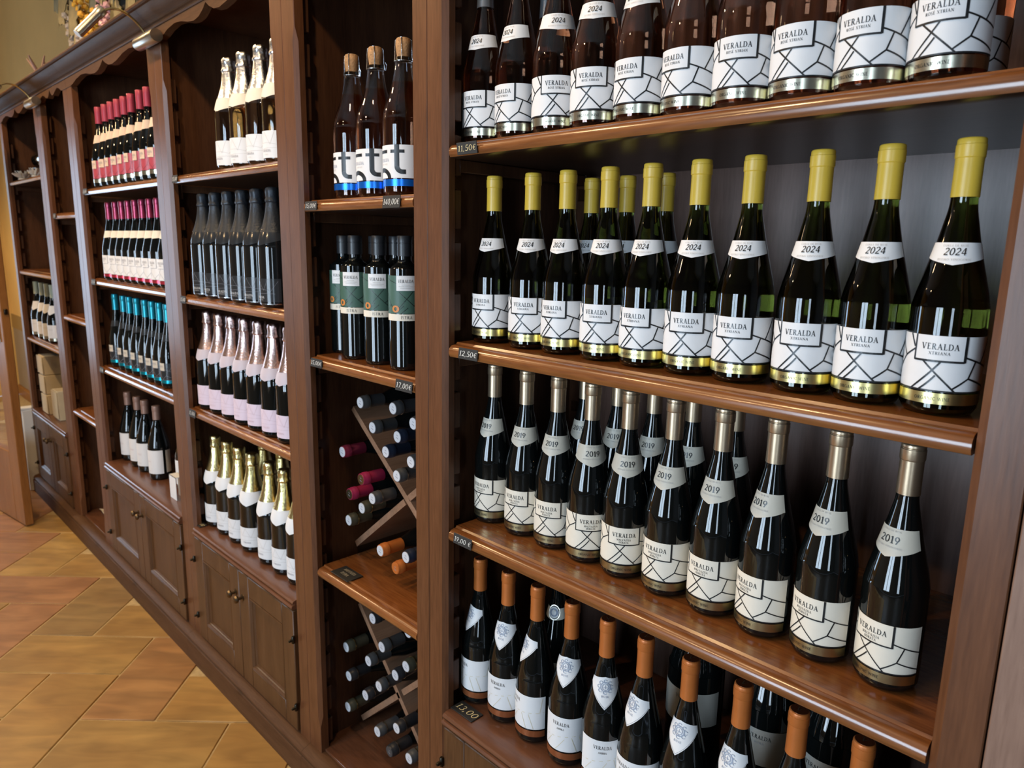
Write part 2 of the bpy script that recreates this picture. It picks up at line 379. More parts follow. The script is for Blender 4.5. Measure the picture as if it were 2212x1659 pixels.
# ------------------------------------------------------------------ stroke lettering (flat print)
def S(x0, y0, x1, y1, w): return ('s', x0, y0, x1, y1, w)
def A_(cx, cy, rx, ry, a0, a1, w, w2=None): return ('c', cx, cy, rx, ry, a0, a1, w, w2 if w2 is not None else w)
TK, TN = 0.15, 0.065
def SF(x0, x1, y): return S(x0, y + (0.03 if y < 0.5 else -0.03), x1, y + (0.03 if y < 0.5 else -0.03), 0.06)
G = {
 'V': (0.92, [S(.13,1,.47,0,TK), S(.47,0,.79,1,TN), SF(0,.30,1), SF(.64,.94,1)]),
 'E': (0.72, [S(.2,0,.2,1,TK), SF(.04,.66,0), SF(.04,.62,1), S(.2,.52,.52,.52,.06), S(.65,0,.65,.2,.05), S(.61,.8,.61,1,.05)]),
 'R': (0.86, [S(.2,0,.2,1,TK), SF(.04,.38,0), S(.06,.97,.4,.97,.06), A_(.40,.74,.22,.23,90,-90,.06,.15), S(.2,.51,.42,.51,.06), S(.40,.5,.74,0,TK), SF(.66,.88,0)]),
 'A': (0.94, [S(.45,1,.14,0,TN), S(.43,1,.78,0,TK), S(.23,.34,.66,.34,.06), SF(.0,.28,0), SF(.62,.95,0)]),
 'L': (0.68, [S(.2,0,.2,1,TK), SF(.04,.36,1), SF(.04,.64,0), S(.63,0,.63,.24,.05)]),
 'D': (0.92, [S(.2,0,.2,1,TK), S(.05,.97,.44,.97,.06), S(.05,.03,.44,.03,.06), A_(.44,.5,.38,.47,90,-90,.06,.16)]),
 'X': (0.86, [S(.12,1,.72,0,TK), S(.74,1,.12,0,TN), SF(0,.26,1), SF(.62,.86,1), SF(0,.24,0), SF(.6,.86,0)]),
 'T': (0.80, [S(.4,0,.4,1,TK), SF(.02,.78,1), S(.04,1,.04,.8,.05), S(.76,1,.76,.8,.05), SF(.24,.56,0)]),
 'I': (0.40, [S(.2,0,.2,1,TK), SF(.05,.35,0), SF(.05,.35,1)]),
 'N': (0.95, [S(.15,0,.15,1,TN), S(.15,1,.78,0,TK), S(.80,0,.80,1,TN), SF(.02,.28,0), SF(.0,.2,1), SF(.66,.94,1)]),
 'O': (0.95, [A_(.47,.5,.38,.47,0,360,.12)]),
 'S': (0.64, [A_(.32,.74,.22,.23,40,270,.10), A_(.30,.26,.25,.24,90,-140,.11)]),
 'G': (0.95, [A_(.48,.5,.40,.47,48,350,.11), S(.83,.06,.83,.42,.12), SF(.68,.94,.45)]),
 'C': (0.86, [A_(.48,.5,.40,.47,48,312,.11), S(.76,.75,.76,.95,.05)]),
 'W': (1.30, [S(.1,1,.38,0,.13), S(.38,0,.64,.95,TN), S(.62,1,.92,0,.13), S(.92,0,1.18,1,TN), SF(0,.24,1), SF(1.06,1.3,1)]),
 'M': (1.05, [S(.14,0,.2,1,TN), S(.2,1,.52,.05,.13), S(.52,.05,.84,1,TN), S(.84,1,.9,0,.13), SF(.02,.28,0), SF(.76,1.04,0)]),
 'J': (0.45, [S(.25,1,.25,.08,.14), A_(.12,.08,.13,.16,0,-130,.07), SF(.1,.4,1)]),
 'U': (0.90, [S(.2,1,.2,.32,.14), A_(.46,.32,.26,.30,180,360,.09), S(.72,1,.72,.32,TN), SF(.04,.36,1), SF(.6,.86,1)]),
 'B': (0.78, [S(.2,0,.2,1,TK), S(.05,.97,.4,.97,.06), A_(.38,.76,.2,.21,90,-90,.06,.13), S(.2,.54,.4,.54,.06), A_(.40,.28,.24,.26,90,-90,.06,.15), S(.05,.03,.4,.03,.06)]),
 'Z': (0.74, [SF(.06,.68,1), S(.64,.95,.08,.05,.13), SF(.04,.7,0), S(.69,0,.69,.2,.05), S(.07,1,.07,.8,.05)]),
 'K': (0.88, [S(.2,0,.2,1,TK), S(.24,.48,.7,1,TN), S(.36,.58,.76,0,TK), SF(.04,.36,0), SF(.04,.36,1), SF(.62,.9,0)]),
 '\u00c9': (0.72, [S(.2,0,.2,1,TK), SF(.04,.66,0), SF(.04,.62,1), S(.2,.52,.52,.52,.06), S(.65,0,.65,.2,.05), S(.3,1.12,.5,1.28,.08)]),
 '2': (0.66, [A_(.32,.72,.24,.26,165,-35,.11), S(.52,.60,.08,.07,.10), S(.05,.06,.6,.06,.12)]),
 '0': (0.70, [A_(.35,.5,.27,.47,0,360,.12)]),
 '1': (0.48, [S(.27,0,.27,1,.14), S(.27,.98,.08,.82,.08), SF(.08,.46,0)]),
 '4': (0.70, [S(.48,0,.48,1,.13), S(.46,1,.04,.28,.07), S(.03,.27,.66,.27,.09)]),
 '9': (0.68, [A_(.34,.68,.25,.29,0,360,.11), S(.58,.66,.24,.0,.11)]),
 '5': (0.64, [S(.16,.98,.56,.98,.11), S(.16,.98,.13,.56,.08), A_(.30,.30,.26,.29,110,-150,.12)]),
 '7': (0.64, [S(.06,.96,.58,.96,.11), S(.58,.96,.24,.0,.12)]),
 '3': (0.64, [A_(.30,.74,.22,.23,150,-80,.11), A_(.30,.27,.25,.27,80,-150,.12)]),
 ',': (0.28, [S(.14,.1,.06,-.16,.10)]),
 '.': (0.28, [S(.1,.06,.18,.06,.12)]),
 '-': (0.5, [S(.08,.4,.42,.4,.08)]),
 '\u20ac': (0.74, [A_(.46,.5,.30,.45,55,305,.10), S(.04,.58,.52,.58,.08), S(.04,.40,.48,.40,.08)]),
 ' ': (0.42, []),
}
def seg_quads(st):
    out = []
    if st[0] == 's':
        _, x0, y0, x1, y1, w = st
        dx, dy = x1-x0, y1-y0; l = math.hypot(dx, dy) or 1e-6
        px, py = -dy/l*w/2, dx/l*w/2
        out.append([(x0-px,y0-py),(x1-px,y1-py),(x1+px,y1+py),(x0+px,y0+py)])
    else:
        _, cx, cy, rx, ry, a0, a1, w, w2 = st
        n = max(5, int(abs(a1-a0)/26)); prev = None
        for i in range(n+1):
            t = i/n; a = math.radians(a0+(a1-a0)*t)
            c, s_ = math.cos(a), math.sin(a)
            ww = w + (w2-w)*abs(c) if w2 != w else w*(0.62+0.5*abs(c))
            p = ((cx+(rx-ww/2)*c, cy+(ry-ww/2)*s_), (cx+(rx+ww/2)*c, cy+(ry+ww/2)*s_))
            if prev: out.append([prev[0], p[0], p[1], prev[1]])
            prev = p
    return out
def text_quads(s, cx, y, h, width=None, slant=0.0, bold=1.0, align='c'):
    """quads (lists of 2D points) for a line of capitals of height h centred on cx with its baseline at y"""
    x = 0.0; qs = []
    for ch in s:
        w, strokes = G[ch]
        for st in strokes:
            st = list(st)
            if bold != 1.0:
                if st[0] == 's': st[5] *= bold
                else: st[7] *= bold; st[8] *= bold
            for q in seg_quads(tuple(st)):
                qs.append([(px+x+slant*py, py) for px, py in q])
        x += w + 0.10
    x -= 0.10
    sx = h if width is None else width/x
    off = {'c': cx - x*sx/2, 'l': cx}[align]
    return [[(off+px*sx, y+py*h) for px, py in q] for q in qs]
def line_quads(x0, y0, x1, y1, w, n=8, bend=0.0):
    dx, dy = x1-x0, y1-y0; l = math.hypot(dx, dy); nx, ny = -dy/l, dx/l
    pts = []
    for i in range(n+1):
        t = i/n; b = bend*4*t*(1-t)
        pts.append((x0+dx*t+nx*b, y0+dy*t+ny*b))
    out = []
    for i in range(n):
        (ax, ay), (bx, by) = pts[i], pts[i+1]
        out.append([(ax-nx*w/2, ay-ny*w/2), (bx-nx*w/2, by-ny*w/2), (bx+nx*w/2, by+ny*w/2), (ax+nx*w/2, ay+ny*w/2)])
    return out
def rect_quads(x0, y0, x1, y1, n=8):
    return [[(x0+(x1-x0)*i/n, y0), (x0+(x1-x0)*(i+1)/n, y0), (x0+(x1-x0)*(i+1)/n, y1), (x0+(x1-x0)*i/n, y1)] for i in range(n)]

# ------------------------------------------------------------------ bottle shapes
def prof_r(prof, z):
    for (z0, r0), (z1, r1) in zip(prof, prof[1:]):
        if z0 <= z <= z1 and z1 > z0: return r0 + (r1-r0)*(z-z0)/(z1-z0)
    return prof[-1][1] if z > prof[-1][0] else prof[0][1]
def smooth_prof(keys, n=5):
    """Catmull-Rom through the keys"""
    out = []
    for i in range(len(keys)-1):
        p0 = keys[max(i-1, 0)]; p1 = keys[i]; p2 = keys[i+1]; p3 = keys[min(i+2, len(keys)-1)]
        for k in range(n):
            t = k/n
            q = []
            for d in (0, 1):
                a = 2*p1[d]; b = p2[d]-p0[d]; c = 2*p0[d]-5*p1[d]+4*p2[d]-p3[d]; e = -p0[d]+3*p1[d]-3*p2[d]+p3[d]
                q.append(0.5*(a+b*t+c*t*t+e*t**3))
            out.append(tuple(q))
    out.append(keys[-1])
    return out
def burgundy(H, R, up=0.0):
    base = [(0, .80*R), (.002, .90*R), (.007, .975*R), (.014, R)]
    k = [(.03*H, R), ((.36+up)*H, R), ((.41+up)*H, .972*R), ((.455+up)*H, .905*R), ((.50+up)*H, .815*R), ((.55+up)*H, .715*R),
         ((.60+up)*H, .615*R), ((.65+up)*H, .525*R), ((.70+up*.7)*H, .445*R), ((.75+up*.5)*H, .368*R), (.80*H, .338*R), (.90*H, .333*R), (.985*H, .333*R)]
    return base + smooth_prof(k, 3)
def champagne(H, R):
    base = [(0, .78*R), (.002, .90*R), (.007, .975*R), (.014, R)]
    k = [(.03*H, R), (.46*H, R), (.51*H, .985*R), (.56*H, .93*R), (.61*H, .83*R), (.66*H, .70*R), (.71*H, .585*R), (.76*H, .495*R),
         (.81*H, .43*R), (.86*H, .39*R), (.90*H, .375*R)]
    return base + smooth_prof(k, 3)
def bordeauxoil(H, R):
    base = [(0, .86*R), (.002, .94*R), (.006, .985*R), (.012, R)]
    k = [(.03*H, R), (.70*H, R), (.735*H, .97*R), (.765*H, .85*R), (.785*H, .66*R), (.80*H, .50*R), (.82*H, .43*R), (.85*H, .42*R), (.96*H, .42*R)]
    return base + smooth_prof(k, 3)
def on(prof, s, z, Rref, off):
    a = s/Rref; r = prof_r(prof, z) + off
    return (r*math.sin(a), -r*math.cos(a), z)
def add_print(mb, quads, prof, Rref, off, m):
    for q in quads: mb.face([on(prof, s, z, Rref, off) for s, z in q], m)
def add_patch(mb, prof, Rref, s0, s1, zb, zt, off, m, n=30, rows=4):
    fb = zb if callable(zb) else (lambda s: zb); ft = zt if callable(zt) else (lambda s: zt)
    g = []
    for j in range(rows+1):
        row = []
        for i in range(n+1):
            s = s0+(s1-s0)*i/n
            z = fb(s)+(ft(s)-fb(s))*j/rows
            row.append(on(prof, s, z, Rref, off))
        g.append(row)
    mb.grid(g, m)
def body_mesh(prof, m, split=None, top=None):
    mb = MB()
    if split: mb.lathe(prof, m, 40, True, None, lambda j: m if prof[j][0] < split else top)
    else: mb.lathe(prof, m, 40)
    return mb.mesh('glass_body')
def cap_mesh(prof, z0, H, m, lip=True, topm=None, r_add=0.0009, rings=False):
    mb = MB()
    r = lambda z: prof_r(prof, z)+r_add
    rt = r(H-.02)
    p = [(z0, r(z0)-.0006), (z0, r(z0)), ((z0+H-.02)/2, r((z0+H)/2)), (H-.0205, rt)]
    if lip: p += [(H-.0200, rt+.0006), (H-.0190, rt+.0009), (H-.0070, rt+.0009), (H-.0064, rt+.0003), (H-.0056, rt+.0003)]
    if rings: p += [(H-.0050, rt-.0002), (H-.0046, rt+.0003), (H-.0036, rt+.0003)]
    p += [(H-.0018, rt+.0002), (H-.0006, rt-.0005), (H, rt-.0016)]
    mb.lathe(p, m, 32)
    if topm: mb.lathe([(H-.0005, rt-.0014), (H+.0004, rt-.0016)], topm, 28)
    return mb.mesh('capsule')
CELL_LINES = [(-16,33.5,20,0,0), (2.5,33.5,-27,0,1.2), (-1.5,18,-18,0,.8), (25.5,39,64,27,0), (62,60,47,32,0),
              (39,34.8,32,16,0), (32,16,16,4,0), (32,16,64,5,0), (-34,61,-27,47,0), (-26,45,-40,36,0), (-40,36,-58,56,0), (-40,36,-62,12,0), (-48,25,-70,34,0)]
def cell_label(prof, R, zb, zt, paper, ink, ink2, s0, s1, lw, box=True, title='', sub=(), boxpaper=None, tcol='ink', scale=1.0, th=6.6, tw=37.0):
    """die-cut label of straight-sided cells with a name box at its top"""
    mb = MB(); k = (zt-zb)/61.0
    add_patch(mb, prof, R, s0, s1, zb, zt, .0005, paper, 40, 4)
    mm = .001
    q = []
    for (x0, y0, x1, y1, b) in CELL_LINES:
        if max(x0, x1)*mm*scale > s1 or min(x0, x1)*mm*scale < s0: 
            if x0*mm*scale > s1 or x0*mm*scale < s0: continue
            lim = s1 if x1 > 0 else s0
            t = (lim - x0*mm*scale)/((x1-x0)*mm*scale)
            x1, y1 = x0+(x1-x0)*t, y0+(y1-y0)*t
        q += line_quads(x0*mm*scale, zb+y0*k, x1*mm*scale, zb+y1*k, lw, 8, b*mm)
    q += rect_quads(s0, zb-.0001, s1, zb+lw*.9, 40)
    add_print(mb, q, prof, R, .0008, ink)
    if box:
        bx = 25.5*mm*scale
        add_patch(mb, prof, R, -bx, bx, zb+33.5*k, zt, .0009, boxpaper or paper, 14, 3)
        q = line_quads(-bx, zb+33.5*k, bx, zb+33.5*k, lw*1.2, 14) + line_quads(bx, zb+32.9*k, bx, zt, lw*1.5, 3) + line_quads(-bx, zb+32.9*k, -bx, zt, lw, 3)
        add_print(mb, q, prof, R, .0011, ink)
    if title:
        add_print(mb, text_quads(title, 0, zt-.0150*k*1000/1.0, th*k, tw*mm*scale, bold=1.2), prof, R, .0012, tcol)
        y = zt-.0205*k*1000
        for t, w in sub:
            add_print(mb, text_quads(t, 0, y, 3.1*k, w*mm*scale, bold=1.15), prof, R, .0012, ink2)
            y -= 4.3*k
    return mb.mesh('front_label')
def band_mesh(prof, R, z0, z1, m, s0, s1, txt=None, ink='ink', cx=-.002, off=.0006):
    mb = MB()
    add_patch(mb, prof, R, s0, s1, z0, z1, off, m, 40, 1)
    if txt: add_print(mb, text_quads(txt, cx, z0+(z1-z0)*.34, (z1-z0)*.30, .034, bold=1.1), prof, R, off+.0004, ink)
    return mb.mesh('foil_band')
def tag_mesh(prof, z0, zt, m, half, tip, rise=0.0, year=None, l1=None, l2=None, cx=0.0, yh=.0075, ycol='ink', slant=0.0, skew=0.0, crest=False, notch=False):
    """neck label with a pointed lower edge: z0 at its ends, z0-tip in the middle"""
    mb = MB(); Rm = prof_r(prof, (z0+zt)/2)
    smax = half*Rm
    def zb(s):
        u = s-cx
        return z0 - tip*max(0.0, 1-abs(u)/(smax*0.95))*1.0 + skew*(s/smax)
    add_patch(mb, prof, Rm, -smax, smax, zb, lambda s: zt + rise*abs(s)/smax, .0006, m, 32, 4)
    mid = (z0+zt)/2 - tip*.18
    if year: add_print(mb, text_quads(year, cx, mid-yh*.5, yh, yh*2.6, slant=slant, bold=1.25), prof, Rm, .0013, ycol)
    if l1: add_print(mb, text_quads(l1, cx, zt-.0042, .0021, .024), prof, Rm, .0013, 'inkpale')
    if l2: add_print(mb, text_quads(l2, cx, mid-yh*.5-.0055, .0021, .028), prof, Rm, .0013, 'inkpale')
    if crest:
        cz = mid-.001
        q = []
        for rx, ry, w in ((.0072, .0078, .09), (.0046, .0052, .12)):
            q += [[(cx+px*rx/.5-rx/.5*.5, cz+py*ry/.5-ry/.5*.5) for px, py in qq] for qq in seg_quads(A_(.5, .5, .5, .5, 0, 360, w))]
        for (bx_, bz_) in ((-.0068, .0062), (.0068, .0062), (-.0068, -.0062), (.0068, -.0062), (0, .0092), (0, -.0088), (-.0092, 0), (.0092, 0)):
            q += [[(cx+bx_+(px-.5)*.0052, cz+bz_+(py-.5)*.0052) for px, py in qq] for qq in seg_quads(A_(.5, .5, .5, .5, 20, 320, .2))]
        q += line_quads(cx-.003, cz-.001, cx+.003, cz-.001, .0008, 1) + line_quads(cx, cz-.003, cx, cz+.003, .0008, 1)
        q += text_quads('BUJE', cx, cz-.0170, .0030, .010, bold=1.2)
        add_print(mb, q, prof, Rm, .0013, 'inkblue')
        e = []
        for i in range(20):
            sa = -smax*.93+2*smax*.93*i/20; sb = -smax*.93+2*smax*.93*(i+1)/20
            e.append([(sa, zb(sa)+.0022), (sb, zb(sb)+.0022), (sb, zb(sb)+.0028), (sa, zb(sa)+.0028)])
        add_print(mb, e, prof, Rm, .0013, 'inkgrey')
    return mb.mesh('neck_label')
def hood_mesh(prof, z0, H, m, crinkle=.055):
    """foil hood over cork and wire of a sparkling bottle"""
    mb = MB(); r0 = lambda z: prof_r(prof, z)+.0009
    zc = H-.038
    p = [(z0, r0(z0))]
    for i in range(1, 7): p.append((z0+(zc-z0)*i/6, r0(z0+(zc-z0)*i/6)))
    p += [(zc+.002, .0190), (zc+.006, .0192), (zc+.010, .0176), (zc+.018, .0170), (zc+.026, .0176), (zc+.032, .0172), (zc+.036, .0150), (zc+.038, .0090)]
    def mod(a, z):
        if z < zc-.02: return 1+.010*math.sin(9*a+z*90)
        return 1+crinkle*(.5*math.sin(8*a+z*130)+.35*math.sin(13*a-z*300)+.3*math.sin(5*a+z*500))
    mb.lathe(p, m, 40, True, mod)
    return mb.mesh('foil_hood')
def label_simple(prof, R, zb, zt, paper, s0, s1, title=None, tpos=(0, 0), th=.004, tw=.024, tcol='inkgrey', lines=None, lcol='inkpale', lw=.0005, extra=None):
    mb = MB()
    add_patch(mb, prof, R, s0, s1, zb, zt, .0006, paper, 36, 3)
    if lines:
        q = []
        for (x0, y0, x1, y1, b) in lines: q += line_quads(x0*.001, zb+(zt-zb)*y0, x1*.001, zb+(zt-zb)*y1, lw, 8, b*.001)
        add_print(mb, q, prof, R, .0010, lcol)
    if title:
        add_print(mb, text_quads(title, tpos[0], zb+tpos[1], th, tw), prof, R, .0011, tcol)
    for t, x, y, h, w, c in (extra or []):
        add_print(mb, text_quads(t, x, zb+y, h, w, bold=1.1), prof, R, .0011, c)
    return mb.mesh('front_label')
FAINT = [(-38,.95,-20,.55,0), (-20,.55,30,.48,2), (-20,.55,-8,.95,0), (-8,.95,10,.50,0), (10,.5,22,.98,0), (30,.48,48,.9,0), (-34,.30,40,.36,2)]

KIND = {}
# white wine under a yellow capsule
p = burgundy(.291, .0376); R = .0376
KIND['yellow'] = [('glass_body', body_mesh(p, 'glassgreen')), ('capsule', cap_mesh(p, .231, .291, 'cap_yellow')),
  ('front_label', cell_label(p, R, .027, .087, 'paper', 'ink', 'ink', -.070, .064, .0019, True, 'VERALDA', [('XTRIANA', 21)], scale=.95)),
  ('foil_band', band_mesh(p, R, .0135, .0255, 'goldband', -.070, .064, 'ORGANIC WINE')),
  ('neck_label', tag_mesh(p, .168, .184, 'paper', 1.45, .0075, 0, '2024', 'COLLI DI BUJE', 'BUJSKO VINOGORJE', slant=.18))]
# white wine under a bronze capsule
p = burgundy(.305, .0368, .025); R = .0368
KIND['bronze'] = [('glass_body', body_mesh(p, 'glassdark')), ('capsule', cap_mesh(p, .243, .305, 'cap_bronze', True, 'cap_black', rings=True)),
  ('front_label', cell_label(p, R, .026, .088, 'cream', 'ink', 'ink', -.066, .060, .0016, True, 'VERALDA', [('MALVAZIJA', 22), ('DORATA', 15)], scale=1.0)),
  ('foil_band', band_mesh(p, R, .0125, .0245, 'goldband2', -.066, .060, 'ORGANIC WINE')),
  ('neck_label', tag_mesh(p, .180, .203, 'greytag', 1.5, .012, 0, '2019', 'COLLI DI BUJE', 'BUJSKO VINOGORJE', yh=.0085))]
# amber wine under an orange capsule
p = burgundy(.301, .0366, .015); R = .0366
mbc = MB()
KIND['orange'] = [('glass_body', body_mesh(p, 'glassdark')), ('capsule', cap_mesh(p, .236, .301, 'cap_orange', True, 'cap_orange_top')),
  ('front_label', label_simple(p, R, .032, .098, 'whitecool', -.042, .066, 'VERALDA', (0, .050), .0062, .031, 'ink',
     [(-40,.30,64,.52,3), (-10,.0,8,.38,0), (30,.0,20,.44,0), (44,.02,34,.46,0), (-30,.08,-18,.34,0), (55,.5,60,.95,0)], 'inkgold', .0009, [('AMBRA', 0, .042, .0034, .014, 'ink')])),
  ('foil_band', band_mesh(p, R, .0165, .029, 'copperband', -.042, .066)),
  ('neck_label', tag_mesh(p, .188, .205, 'whitecool', 1.35, .036, -.006, crest=True))]
_vb = MB()
for q in text_quads('V', 0, -.0045, .009, .0085): _vb.face([(x, y, .3017) for x, y in q], 'cap_bronze')
KIND['orange'].append(('cap_mark', _vb.mesh('cap_mark')))
# rose wine in clear glass
p = burgundy(.296, .0376); R = .0376
KIND['rose'] = [('glass_body', body_mesh(p, 'glassrose')), ('capsule', cap_mesh(p, .222, .296, 'cap_silver')),
  ('front_label', cell_label(p, R, .026, .085, 'paper', 'ink', 'ink', -.070, .064, .0018, True, 'VERALDA', [('ROS\u00c9 XTRIAN', 27)], scale=.95)),
  ('foil_band', band_mesh(p, R, .0125, .0245, 'silverband', -.070, .064, 'ORGANIC WINE')),
  ('neck_label', tag_mesh(p, .157, .176, 'paper', 1.4, .006, 0, '2024', 'COLLI DI BUJE', 'BUJSKO VINOGORJE', slant=.18))]
# sparkling wines
p = champagne(.285, .042); R = .042
KIND['silver'] = [('glass_body', body_mesh(p, 'glassgold')), ('foil_hood', hood_mesh(p, .180, .285, 'foil_silver')),
  ('front_label', label_simple(p, R, .010, .072, 'whitecool', -.055, .055, 'VERALDA', (-.004, .014), .0055, .030, 'inkgrey', FAINT, 'inkpale', extra=[('ISTRA', -.004, .007, .002, .012, 'inkpale')])),
  ('neck_label', tag_mesh(p, .160, .190, 'cream', 1.5, .014))]
p = champagne(.295, .0425); R = .0425
KIND['black'] = [('glass_body', body_mesh(p, 'glassblack')), ('foil_hood', hood_mesh(p, .185, .295, 'foil_black', .04)),
  ('front_label', label_simple(p, R, .014, .072, 'darklab', -.055, .055, 'VERALDA', (-.006, .009), .0060, .034, 'inkwhite', FAINT, 'inkgrey', extra=[('MILLESIMATO', -.006, .004, .0025, .026, 'inkpale')])),
  ('neck_label', tag_mesh(p, .166, .188, 'darklab', 1.5, .014, crest=False)),
  ('foil_band', band_mesh(p, R, .008, .0105, 'foil_silver', -.055, .055))]
p = champagne(.301, .0420); R = .042
KIND['rosegold'] = [('glass_body', body_mesh(p, 'glassdark')), ('foil_hood', hood_mesh(p, .186, .301, 'foil_rose')),
  ('front_label', label_simple(p, R, .016, .076, 'lilac', -.05, .05, 'VERALDA', (-.004, .010), .0042, .026, 'inkrose', FAINT, 'inkrose', .0006)),
  ('neck_label', tag_mesh(p, .170, .192, 'lilacg', 1.6, .018))]
p = champagne(.297, .0425); R = .0425
KIND['gold'] = [('glass_body', body_mesh(p, 'glassdark')), ('foil_hood', hood_mesh(p, .186, .297, 'foil_gold')),
  ('front_label', label_simple(p, R, .018, .078, 'whitecool', -.05, .05, 'VERALDA', (-.004, .012), .0045, .026, 'inkgrey', FAINT, 'inkpale', .0005)),
  ('neck_label', tag_mesh(p, .170, .190, 'greytag', 1.6, .026))]
for k_, (nm, pm) in enumerate(KIND['gold']):
    if nm == 'neck_label': pm.materials[0] = M['whitecool']
# bottles of the far left bays
p = burgundy(.293, .0345); R = .0345
KIND['red'] = [('glass_body', body_mesh(p, 'glassdark')), ('capsule', cap_mesh(p, .233, .293, 'cap_red', False)),
  ('front_label', cell_label(p, R, .032, .098, 'redlab', 'ink', 'inkgrey', -.058, .054, .0007, True, 'VERALDA', [('ISTRIAN', 18)], boxpaper='peach', tcol='inkgrey', scale=.8)),
  ('foil_band', band_mesh(p, R, .018, .031, 'silverband', -.058, .054)),
  ('neck_label', tag_mesh(p, .166, .191, 'peach', 1.6, .006))]
p = burgundy(.286, .0345); R = .0345
KIND['burg'] = [('glass_body', body_mesh(p, 'glassdark')), ('capsule', cap_mesh(p, .224, .286, 'cap_burg')),
  ('front_label', cell_label(p, R, .024, .092, 'paper', 'inkgrey', 'inkgrey', -.058, .054, .0007, True, 'VERALDA', [('ISTRIAN', 18)], tcol='inkgrey', scale=.8)),
  ('foil_band', band_mesh(p, R, .013, .023, 'redband', -.058, .054)),
  ('neck_label', tag_mesh(p, .160, .182, 'cream', 1.6, .004))]
p = burgundy(.288, .0345); R = .0345
KIND['teal'] = [('glass_body', body_mesh(p, 'glassdark')), ('capsule', cap_mesh(p, .226, .288, 'cap_teal')),
  ('front_label', cell_label(p, R, .030, .088, 'darklab', 'inkgrey', 'inkpale', -.056, .052, .0007, True, 'VERALDA', [('ISTRIAN', 18)], boxpaper='greytag', tcol='inkgrey', scale=.75)),
  ('foil_band', band_mesh(p, R, .018, .029, 'tealband', -.056, .052)),
  ('neck_label', tag_mesh(p, .164, .184, 'darklab', 1.5, .004))]
p = burgundy(.285, .040, .06); R = .040
KIND['copper'] = [('glass_body', body_mesh(p, 'glassdark')), ('capsule', cap_mesh(p, .232, .285, 'cap_copper')),
  ('front_label', label_simple(p, R, .026, .118, 'whitecool', -.046, .046, 'VERALDA', (-.01, .046), .0045, .022, 'inkrose', None, extra=[('ISTRA', -.01, .010, .003, .014, 'inkpale')])),
  ('back_label', label_simple(p, R, .028, .116, 'greytag', .056, .080, None))]
p = burgundy(.285, .0365); R = .0365
KIND['pale'] = [('glass_body', body_mesh(p, 'glassdark')), ('capsule', cap_mesh(p, .222, .285, 'cap_pale', False)),
  ('front_label', label_simple(p, R, .026, .090, 'paper', -.055, .055, 'VERALDA', (0, .04), .0045, .026, 'inkpale')),
  ('foil_band', band_mesh(p, R, .012, .025, 'silverband', -.055, .055)),
  ('neck_label', tag_mesh(p, .160, .184, 'paper', 1.5, .022))]
# corked sparkling rose
p = champagne(.262/.9, .0425)
p = [(z, r) for z, r in p if z <= .2621]; R = .0425
def cork_mesh():
    mb = MB(); mb.lathe([(.256, .0118), (.262, .0126), (.272, .0138), (.284, .0150), (.293, .0148), (.2965, .0128), (.298, .008)], 'cork', 26)
    return mb.mesh('cork')
def cage_mesh():
    mb = MB()
    ring = lambda z, r: [(r*math.cos(2*PI*i/20), r*math.sin(2*PI*i/20), z) for i in range(21)]
    mb.tube(ring(.2545, .0178), .0009, 'foil_silver', 6); mb.tube(ring(.2975, .010), .0008, 'foil_silver', 6)
    for a in (.4, .4+PI/2, .4+PI, .4+1.5*PI):
        c, s_ = math.cos(a), math.sin(a)
        mb.tube([(.010*c, .010*s_, .2978), (.0158*c, .0158*s_, .294), (.0166*c, .0166*s_, .280), (.0168*c, .0168*s_, .266), (.0182*c, .0182*s_, .2545)], .0009, 'foil_silver', 6)
    mb.tube([(.018, .0, .2545), (.0225, .002, .253), (.0245, .002, .262), (.022, 0, .268), (.0205, -.002, .262), (.0225, 0, .2545)], .0008, 'foil_silver', 6)
    return mb.mesh('wire_cage')
def t_label():
    mb = MB(); zb, zt = .034, .096
    add_patch(mb, p, R, -.060, .058, zb, zt, .0005, 'paper', 40, 4)
    q = rect_quads(.0065, .056, .0165, zt+.0002, 4) + rect_quads(-.002, .081, .0265, .087, 8) + rect_quads(-.058, .081, -.011, .087, 14)
    for i in range(8):     # foot of the large t
        a0, a1 = PI+PI/2*i/8, PI+PI/2*(i+1)/8
        cx, cz = .0225, .056
        q.append([(cx+.006*math.cos(a0), cz+.006*math.sin(a0)), (cx+.006*math.cos(a1), cz+.006*math.sin(a1)), (cx+.016*math.cos(a1), cz+.0145*math.sin(a1)), (cx+.016*math.cos(a0), cz+.0145*math.sin(a0))])
    q += rect_quads(.0222, .0415, .0290, .0500, 2)
    for i in range(14):    # arch rising from the foil
        a0, a1 = PI*.0+PI*i/14, PI*(i+1)/14
        cx, cz = -.026, zb
        q.append([(cx+.0165*math.cos(a0), cz+.0115*math.sin(a0)), (cx+.0165*math.cos(a1), cz+.0115*math.sin(a1)), (cx+.025*math.cos(a1), cz+.020*math.sin(a1)), (cx+.025*math.cos(a0), cz+.020*math.sin(a0))])
    add_print(mb, q, p, R, .0008, 'ink')
    add_print(mb, text_quads('VERALDA', -.022, .065, .0062, .031), p, R, .0010, 'inkblue')
    add_print(mb, text_quads('BRUT ROS\u00c9', -.019, .059, .0026, .017), p, R, .0010, 'inkpale')
    return mb.mesh('front_label')
KIND['corked'] = [('glass_body', body_mesh(p, 'glassrose', .216, 'glassclear')), ('cork', cork_mesh()), ('wire_cage', cage_mesh()),
  ('front_label', t_label()), ('foil_band', band_mesh(p, R, .019, .032, 'blueband', -.060, .058))]
